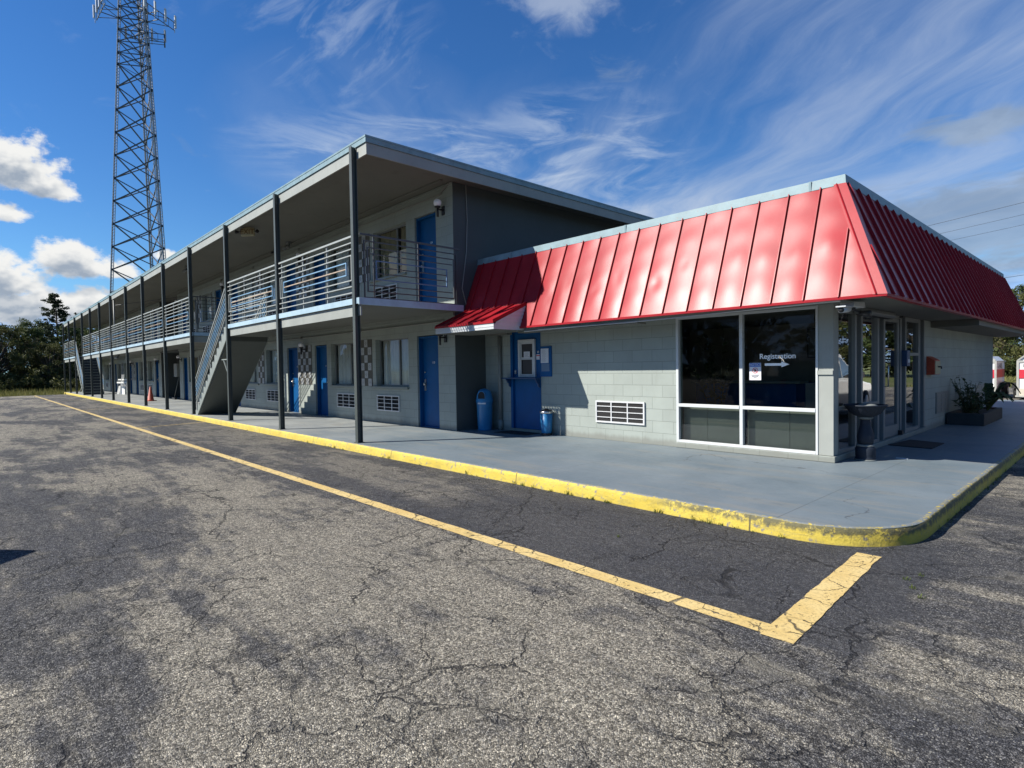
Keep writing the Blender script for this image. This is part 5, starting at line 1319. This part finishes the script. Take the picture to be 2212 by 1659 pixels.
def broad_tree(seed,h=8,w=3.4,low=.12,leaf=.20,nc=46,nl=150):
    rng=random.Random(seed);tk=MB();tk.smooth=True;cr=MB()
    tk.tube([(0,0,-.1),(.1,.05,h*.25),(-.05,.1,h*.5),(.05,0,h*.8)],[.20,.15,.10,.03],8)
    for i in range(nc):
        a=rng.uniform(0,6.283);zf=rng.uniform(low,1);env=math.sin(math.pi*min(1,(zf-low*.6)/(1.06-low*.6))**.75)**.6
        r=w*env*math.sqrt(rng.uniform(.15,1))*(1+.25*mnoise.noise(Vector((math.cos(a)*2,math.sin(a)*2,zf*4+seed))))
        c=Vector((r*math.cos(a),r*math.sin(a),h*zf));cr_=rng.uniform(.4,1.0)*w*.24
        if i%2==0: z0=max(.2*h,h*zf*.6);tk.tube([(0,0,z0*.8),c*.5+Vector((0,0,z0*.35)),c],[.07,.04,.015],5)
        leafquads(cr,c,cr_,int(nl*rng.uniform(.6,1.3)),leaf,rng,.8)
    return tk.mesh('trunk',M_bark),cr
def bush(seed,h,w,n,leaf,mat):
    rng=random.Random(seed);cr=MB()
    for i in range(n):
        a=rng.uniform(0,6.283);r=w*math.sqrt(rng.random());c=Vector((r*math.cos(a),r*math.sin(a),h*rng.uniform(.05,.85)*(1-.5*(r/w)**2)))
        leafquads(cr,c,rng.uniform(.3,.6)*h*.5,90,leaf,rng,.9)
    return cr
def pine_tree(seed,h=11,w=2.4):
    rng=random.Random(seed);tk=MB();tk.smooth=True;cr=MB()
    tk.tube([(0,0,-.1),(.05,0,h*.5),(0,.08,h*.97)],[.20,.12,.03],8)
    z=h*.12
    while z<h*.98:
        f=(z/h);L=w*(1.05-f)**.65+.25
        for k in range(rng.choice([3,4,5])):
            a=rng.uniform(0,6.28);l=L*rng.uniform(.45,1.1);e=Vector((l*math.cos(a),l*math.sin(a),z+l*.28));s=Vector((0,0,z));tk.tube([s,s.lerp(e,.5)-Vector((0,0,.05)),e],[.05,.03,.012],5)
            for q in(.5,.75,1.0):
                leafquads(cr,s.lerp(e,q)+Vector((rng.uniform(-.2,.2),rng.uniform(-.2,.2),rng.uniform(-.05,.2))),rng.uniform(.22,.40),40,.20,rng,.6)
        z+=rng.uniform(.28,.55)
    return tk.mesh('trunk',M_bark),cr.mesh('crown',M_pine)
TS=[]
for k,(hh,ww,mm) in enumerate(((7.6,3.3,M_leafA),(6.6,3.6,M_leafB),(8.4,3.0,M_leafA))):
    tk,cr=broad_tree(20+k,hh,ww,low=.04,leaf=.19,nc=150,nl=100);TS.append((tk,cr.mesh('crown',mm),hh))
TP=pine_tree(5)
BU=[bush(31,2.4,2.6,26,.17,M_leafB).mesh('foliage',M_leafB),bush(32,1.8,2.2,22,.16,M_leafA).mesh('foliage',M_leafA)]
WOOD='trees beyond the end of the car park'
tcount=0
def put_tree(k,x,y,sc,label,group,rz=None):
    rng=random.Random(int(x*13+y*7))
    t_=thing('pine_tree' if k=='p' else 'broadleaf_tree',label,'tree',(x,y,-.2),rng.uniform(0,6.28) if rz is None else rz,group)
    t_.scale=(sc*rng.uniform(.9,1.1),sc*rng.uniform(.9,1.1),sc)
    tk,cr=(TP[0],TP[1]) if k=='p' else TS[k][:2]
    local('trunk',tk,None,t_);local('crown',cr,None,t_);return t_
def put_bush(k,x,y,sc,label,group):
    rng=random.Random(int(x*17+y*5));t_=thing('bush',label,'bush',(x,y,-.2),rng.uniform(0,6.28),group);t_.scale=(sc,sc,sc*rng.uniform(.8,1.1));local('foliage',BU[k],None,t_)
LT=[('p',-78,6.35,.93,'tall open-topped pine rising above the other trees beside the gallery end'),
 (1,-72,1.3,.95,'olive broadleaf tree at the left edge of the photo'),(0,-76,2.6,.84,'thin-topped broadleaf tree second from the left edge'),(2,-73,4.0,.72,'dark broadleaf tree left of the pine'),
 (1,-70,5.1,.68,'low olive broadleaf tree in front of the pine'),(0,-82,4.6,.98,'tall broadleaf tree left behind the pine'),(2,-73,6.9,.75,'dark broadleaf tree right of the pine against the gallery'),
 ('p',-84,8.9,.80,'second pine seen through the far gallery rails'),(0,-75,9.2,.85,'broadleaf tree behind the far end of the gallery'),(1,-74,12,.85,'olive tree behind the building end'),(2,-80,14,.95,'tree far behind the building end'),(0,-71,-2.5,.95,'broadleaf tree just outside the left edge'),(2,-76,-6,1,'dark broadleaf tree far outside the left edge'),(1,-72,-11,1,'olive broadleaf tree far outside the left edge')]
for a in LT: put_tree(*a,WOOD)
for i,(x,y) in enumerate([(-67.5,.6),(-68.5,2.4),(-67.8,4.2),(-69,5.8),(-68,7.4),(-69,9),(-68,-1.6),(-67.5,11)]):
    put_bush(i%2,x,y,[1,.9,1.05,.85][i%4],['leftmost bush of the hedge at the lot end','second bush from the left in the scrub at the lot end','third bush from the left in the scrub at the lot end','fourth bush from the left in the scrub at the lot end','bush under the gallery corner in the scrub','bush seen behind the far stair','bush outside the left edge','bush behind the building end'][i],'scrub bushes at the lot end')
RTR=[(0,-14.5,74,1.05,'dark tree right of the side wall against the sky'),(2,-9.6,76,.98,'dark broadleaf tree between the two white trailers'),(1,-6.0,72,1.15,'lit broadleaf tree above the right trailer'),(0,-2,76,1.1,'tree right of the right trailer'),(2,-12,82,1.15,'tall tree behind the pair over the trailers'),(2,-19,80,1.1,'tree hidden behind the office'),(1,4,78,1.1,'tree beyond the right edge'),(0,-7.8,84,1.25,'tallest tree in the back row over the trailers')]
for a in RTR: put_tree(*a,'trees across the lawn on the right')
for i,x in enumerate((9,14,19,24,29,35,41,47)): put_tree(i%3,x,68+5*math.sin(i*2.3),1.75+.2*math.cos(i*1.7),'broadleaf tree across the lawn beyond the right edge, mirrored in the entrance glass','trees across the lawn on the right')
for i in range(9): put_bush(i%2,-72.5-.8*math.sin(i*3),-1.2+i*1.5,1.45,'tall dark bush in the second row of scrub at the lot end','scrub bushes at the lot end')
for i in range(7): put_bush(i%2,-17+i*2.3,69+math.sin(i*2.1),1.5,'dark bush at the foot of the trees across the lawn on the right','bushes across the lawn')
# reflected and off-camera surroundings: trees on the far side of the car park and street
k=0
for i in range(26):
    x=-62+i*5.2+3*math.sin(i*2.1);y=-52-4*math.cos(i*1.7);put_tree(i%3,x,y,1.15+.25*math.sin(i*1.3),'broadleaf tree on the far side of the car park behind the viewer','trees behind the viewer')
for i in range(14):
    y=-38+i*8.2;x=56+4*math.cos(i*1.9);put_tree(i%3,x,y,1.2+.2*math.sin(i*1.7),'broadleaf tree across the street on the right','trees across the street')
# rough grass along the lot edge
gr=MB();rng=random.Random(3)
for i in range(9000):
    x=rng.uniform(-67.5,-55.6);y=rng.uniform(-9,13)
    if x>-56.5 and y>-9 and rng.random()<.6: continue
    h=rng.uniform(.10,.34)*(1.6 if x<-63 else 1);a=rng.uniform(0,6.28);w=.03
    gr.add([(x-w*math.cos(a),y-w*math.sin(a),-.18),(x+w*math.cos(a),y+w*math.sin(a),-.18),(x+rng.uniform(-.1,.1),y+rng.uniform(-.1,.1),-.18+h)],[(0,1,2)])
for i in range(9000):
    y=rng.uniform(40.5,70);x=rng.uniform(-16,4);h=rng.uniform(.08,.22);a=rng.uniform(0,6.28);w=.04
    gr.add([(x-w*math.cos(a),y-w*math.sin(a),-.18),(x+w*math.cos(a),y+w*math.sin(a),-.18),(x+rng.uniform(-.1,.1),y+rng.uniform(-.1,.1),-.18+h)],[(0,1,2)])
M_gr=leafmat('rough_grass',(.07,.095,.02),(.24,.21,.075),.8,.3)
tag(add('grass',gr,M_gr),'rough uncut grass beyond the car park edge','grass',kind='stuff')
wd=MB();rng=random.Random(9)
def tuft(x,y,z,n,h):
    for _ in range(n):
        a=rng.uniform(0,6.28);l=rng.uniform(.3,1)*h;w=.0022;dx,dy=math.cos(a)*l*.7,math.sin(a)*l*.7
        s=Vector((-math.sin(a),math.cos(a),0))*w;p=Vector((x+rng.uniform(-.02,.02),y+rng.uniform(-.01,.01),z))
        m_=p+Vector((dx*.4,dy*.4,l*.8));e=p+Vector((dx,dy,l*.9));wd.add([p-s,p+s,m_+s*.8,e,m_-s*.8],[(0,1,2,3,4)])
for i in range(60):
    x=-1.9-abs(rng.gauss(0,1))*6 if i<170 else rng.uniform(-52,-5)
    if mnoise.noise(Vector((x*1.3,0,0)))>-.05: tuft(x,YK-.034-rng.random()*.02,-.138,rng.choice([5,9,14]),rng.uniform(.02,.07))
for x,y in((-2.05,4.985),(-3.3,4.985),(-5.05,4.985),(-2.7,4.98)): tuft(x,y,-.138,14,.06)
for i in range(60): y=rng.uniform(5.9,20);tuft(XR+.045,y,-.138,6,.05)
for x,y in((-1.05,4.6),(-.98,4.45),(-1.0,4.75),(-3.05,4.05),(-.9,4.3)): tuft(x,y,-.138,16,.03)
tag(add('weeds',wd,leafmat('kerb_weed',(.05,.085,.015),(.14,.17,.04),.7,.3)),'small green weeds sprouting along the kerb foot','weeds',kind='stuff')
# ------------------------------------------------------------------ white cargo trailers
M_trw=paint('trailer_white',(.72,.73,.73),.4,.05,2,.05,dirt=.12);M_trr=paint('trailer_red_band',(.52,.03,.05),.4,.05,2,.05);M_trs=paint('trailer_silver_edge',(.45,.45,.41),.4,.08,5,.05,metal=.3);M_trt=paint('trailer_tan',(.52,.47,.38),.5,.06,3,.05);M_tyre=paint('tyre_rubber',(.02,.02,.02),.8,.1,8,.2)
def trailer(loc,rz,label):
    t_=thing('cargo_trailer',label,'trailer',loc,rz,'white rental trailers parked at the walkway end')
    w,z0,z1,L=.72,.16,1.45,2.4
    # sloped front nose: roof rises from the side to a crown
    b=MB();b.box(-w+.05,.021,z0,w-.05,L,z1);sec=[(-w+.05,z1+.001),(-w+.24,z1+.20),(w-.24,z1+.20),(w-.05,z1+.001)];b.prism(sec,.05,L);local('body',b,M_trw,t_,bevel=.01)
    e=MB()
    for s in(-1,1): e.box(s*w,-.01,z0,s*(w-.07),.02,z1+.02);e.box(s*w,.0205,z0,s*(w-.052),L+.01,z0+.05);e.box(s*w,.0205,z1-.03,s*(w-.052),L+.01,z1+.02)
    e.box(-w+.071,-.008,z1-.06,w-.071,.019,z1+.02);e.box(-w-.03,-.03,z0-.06,w+.03,L,z0-.001)
    for s in(-1,1): e.bar((s*(w-.03),.0,z1+.02),(s*(w-.24),.03,z1+.21),.045,.05)
    local('edge_frame',e,M_trs,t_)
    p=MB();p.box(-w+.071,.0,z0,w-.071,.0205,z0+.27);local('lower_panel',p,M_trt,t_)
    p=MB();p.box(-w+.071,-.002,.80,w-.071,.0207,1.13);p.box(-w+.048,.03,.80,-w+.0495,L-.02,1.13);p.box(w-.0495,.03,.80,w-.048,L-.02,1.13);local('red_band',p,M_trr,t_)
    p=text_mesh('U-HAUL',.30,M_ink,.001);p.transform(Matrix.Diagonal((1.0,1,.72,1)));local('lettering',p,None,t_,(0,-.004,1.245))
    p=text_mesh('U-HAUL',.34,M_ink,.001);p.transform(Matrix.Rotation(R(90),4,'Z'));local('lettering',p,None,t_,(w-.046,1.2,1.25))
    for s in(-1,1):
        q=MB();q.tube([(s*(w+.02),1.25,.27),(s*(w+.20),1.25,.27)],.27,20);wh=local('wheel',q,M_tyre,t_);q=MB();q.tube([(s*(w+.201),1.25,.27),(s*(w+.21),1.25,.27)],.14,16);local('hub',q,M_trs,wh)
        q=MB();q.box(s*(w+.0),.88,.56,s*(w+.23),1.62,.60);q.box(s*(w+.0),.88,.40,s*(w+.23),.92,.56);q.box(s*(w+.0),1.58,.40,s*(w+.23),1.62,.56);local('mudguard',q,M_dark,t_)
    q=MB();q.bar((-.4,-.01,z0-.03),(0,-1.1,z0+.05),.07);q.bar((.4,-.01,z0-.03),(0,-1.1,z0+.05),.07);q.tube([(0,-1.05,-.0),(0,-1.05,.5)],.035,8);q.box(-.06,-1.3,z0,.06,-1.05,z0+.12);local('tow_bar',q,M_dark,t_)
    return t_
trailer((-2.33,28.6,-.14),0,'right white cargo trailer with a red band and black letters, cut by the photo edge')
trailer((-4.41,29.1,-.14),0,'left white cargo trailer with a red band, mostly hidden by the side wall')
# ------------------------------------------------------------------ estate cars outside the frame (one seen as reflection, one added to cast a shadow)
def suv(loc,rz,label,paintm):
    t_=thing('parked_car',label,'car',loc,rz)
    # side profile: (y,z) nose at +y
    low=[(-2.35,.42),(-2.38,.75),(-2.33,1.02),(-1.0,1.06),(.75,1.03),(1.1,1.0),(2.0,.90),(2.36,.72),(2.40,.42),(1.95,.30),(-1.9,.30)]
    cab=[(-2.33,1.021),(-2.18,1.55),(-1.7,1.72),(-.3,1.76),(.28,1.70),(1.12,1.001)]
    def sides(g,prof,hw,tw,zr):
        n=len(prof);vs=[]
        for s in(-1,1):
            for y,z in prof:
                f=max(0,min(1,(z-zr)/.75));x=s*(hw-(hw-tw)*f);vs.append((x,y,z))
        g.add(vs,[tuple(range(n)),tuple(range(2*n-1,n-1,-1))]+[(i,(i+1)%n,(i+1)%n+n,i+n) for i in range(n)])
    b=MB();sides(b,low,.94,.90,.6);sides(b,cab,.90,.70,1.02)
    body=local('body',b,paintm,t_,bevel=.045)
    g=MB();
    for s in(-1,1):
        for pl in([(-2.05,1.10),(-1.95,1.48),(-1.25,1.60),(-1.25,1.10)],[(-1.17,1.10),(-1.17,1.61),(-.22,1.64),(-.22,1.10)],[(-.14,1.10),(-.14,1.64),(.25,1.60),(.92,1.10)]):
            X=lambda z:s*(.90-.20*(z-1.02)/.75+.006)
            g.add([(X(z),y,z) for y,z in pl],[tuple(range(4))])
    g.add([(-.78,1.11+.004,1.03),(.78,1.11+.004,1.03),(.66,.33,1.665),(-.66,.33,1.665)],[(0,1,2,3)]);g.add([(-.76,-2.32,1.10),(.76,-2.32,1.10),(.66,-2.20,1.52),(-.66,-2.20,1.52)],[(0,1,2,3)])
    local('window',g,M_carglass,t_)
    for s in(-1,1):
        for y in(-1.42,1.45):
            q=MB();q.tube([(s*.72,y,.36),(s*.955,y,.36)],.36,24);w=local('wheel',q,M_tyre,t_);q=MB();q.tube([(s*.956,y,.36),(s*.965,y,.36)],.23,18);local('rim',q,M_trs,w)
            q=MB();q.lathe([(.02,0)],n=3) if False else None
        q=MB();q.box(s*.62,2.33,.66,s*.90,2.385,.80);local('headlight',q,M_globe,t_);q=MB();q.box(s*.78,-2.385,.80,s*.92,-2.33,1.02);local('tail_light',q,M_trr,t_)
        q=MB();q.box(s*.93,.72,1.08,s*1.10,.86,1.24);local('wing_mirror',q,M_black,t_)
        q=MB();q.tube([(s*.62,-1.6,1.76),(s*.62,-1.5,1.81),(s*.62,-.2,1.82),(s*.62,0,1.77)],.016,6);local('roof_rail',q,M_black,t_)
    q=MB();q.box(-.94,2.30,.32,.94,2.44,.50);q.box(-.94,-2.44,.32,.94,-2.30,.50);q.box(-.5,2.36,.56,.5,2.41,.78);local('bumper',q,M_black,t_)
    return t_
M_carglass=glass('car_glass',(.10,.12,.12),1.4);M_carw=paint('car_white_paint',(.72,.73,.72),.25,.02,2,0);M_card=paint('car_dark_paint',(.03,.033,.04),.25,.02,2,0)
suv((.45,16.7,-.14),0,'white estate car parked by the side walkway, seen as a reflection in the entrance glass',M_carw)
suv((-8.33,-3.23,-.14),R(135),'unseen dark estate car added outside the left edge to cast a shadow tip on the asphalt',M_card)  # unseen car added for its shadow on the asphalt, dark to dim its reflection
# ------------------------------------------------------------------ power line
M_wood=paint('pole_wood',(.10,.075,.05),.9,.2,4,.5)
def pole(x,y,h,label):
    t_=thing('utility_pole',label,'utility pole',(x,y,-.2));g=MB();g.tube([(0,0,0),(0,0,h)],[.16,.10],12);local('post',g,M_wood,t_);g=MB();g.box(-1.2,-.06,h-.9,1.2,.06,h-.78);g.box(-.8,-.06,h-2.2,.8,.06,h-2.1);local('crossarm',g,M_wood,t_)
pole(16,38,12.5,'wooden utility pole beyond the right edge carrying the thin wires');pole(-62,66,12.5,'wooden utility pole hidden behind the motel carrying the thin wires')
def wire(o0,o1,z0,z1,lab,r=.011):
    a=Vector((16,38,0))+Vector(o0)+Vector((0,0,z0));b=Vector((-62,66,0))+Vector(o1)+Vector((0,0,z1));pts=[]
    for k in range(33):
        u=k/32;p=a.lerp(b,u);p.z-=1.3*4*u*(1-u);pts.append(p)
    g=MB();g.tube(pts,r,5);tag(add('power_line',g,M_black),lab,'wire','overhead wires at the right edge')
wire((-1,0,0),(-1,0,0),11.5,11.5,'highest of the thin overhead wires at the right edge');wire((0,0,0),(0,0,0),10.9,10.9,'second highest of the thin overhead wires at the right edge',.009);wire((1,0,0),(1,0,0),10.4,10.4,'third of the thin overhead wires at the right edge',.009)
wire((.6,0,0),(.6,0,0),7.4,7.4,'fourth overhead wire from the top at the right edge',.012);wire((-.6,0,0),(-.6,0,0),6.3,6.3,'fifth overhead wire from the top at the right edge',.012);wire((0,0,0),(0,0,0),5.5,5.5,'lowest and thickest overhead wire at the right edge',.022)

# ------------------------------------------------------------------ pieces that stand apart become parts of their own
def islands(me):
    n=len(me.vertices);par=list(range(n))
    def find(a):
        while par[a]!=a: par[a]=par[par[a]];a=par[a]
        return a
    for e in me.edges:
        a,b=find(e.vertices[0]),find(e.vertices[1])
        if a!=b: par[a]=b
    return [find(i) for i in range(n)]
def pieces(me):
    if len(me.vertices)>9000: return None
    isl=islands(me);box={}
    for v,r in zip(me.vertices,isl):
        lo,hi=box.setdefault(r,(list(v.co),list(v.co)))
        for k in range(3): lo[k]=min(lo[k],v.co[k]);hi[k]=max(hi[k],v.co[k])
    ks=list(box)
    if len(ks)<2 or len(ks)>400: return None
    sz={k:max(box[k][1][i]-box[k][0][i] for i in range(3)) for k in ks};grp={k:k for k in ks}
    def f(a):
        while grp[a]!=a: a=grp[a]
        return a
    for i,a in enumerate(ks):
        for b in ks[i+1:]:
            gap=math.sqrt(sum(max(0,box[a][0][k]-box[b][1][k],box[b][0][k]-box[a][1][k])**2 for k in range(3)))
            if gap<=max(.02,.5*max(sz[a],sz[b])):
                x,y=f(a),f(b)
                if x!=y: grp[x]=y
    roots=sorted({f(k) for k in ks})
    if len(roots)<2: return None
    return [roots.index(f(r)) for r in isl],len(roots)
SKIP=('lettering','foliage','crown','grass','weeds','stem','curtain','tile_panel','print','soil','trunk')
done={}
for o in list(C.objects):
    if o.type!='MESH' or o.parent is None or o.name.split('.')[0] in SKIP: continue
    me=o.data
    if me.name not in done:
        got=pieces(me);out=None
        if got:
            lab,n=got;out=[]
            for k in range(n):
                bm=bmesh.new();bm.from_mesh(me);bm.verts.ensure_lookup_table()
                bmesh.ops.delete(bm,geom=[v for v in bm.verts if lab[v.index]!=k],context='VERTS')
                m2=bpy.data.meshes.new(me.name.split('.')[0]);bm.to_mesh(m2);bm.free()
                for mm in me.materials: m2.materials.append(mm)
                out.append(m2)
        done[me.name]=out
    out=done[me.name]
    if out:
        o.data=out[0]
        for m2 in out[1:]:
            c=o.copy();c.data=m2;C.objects.link(c)
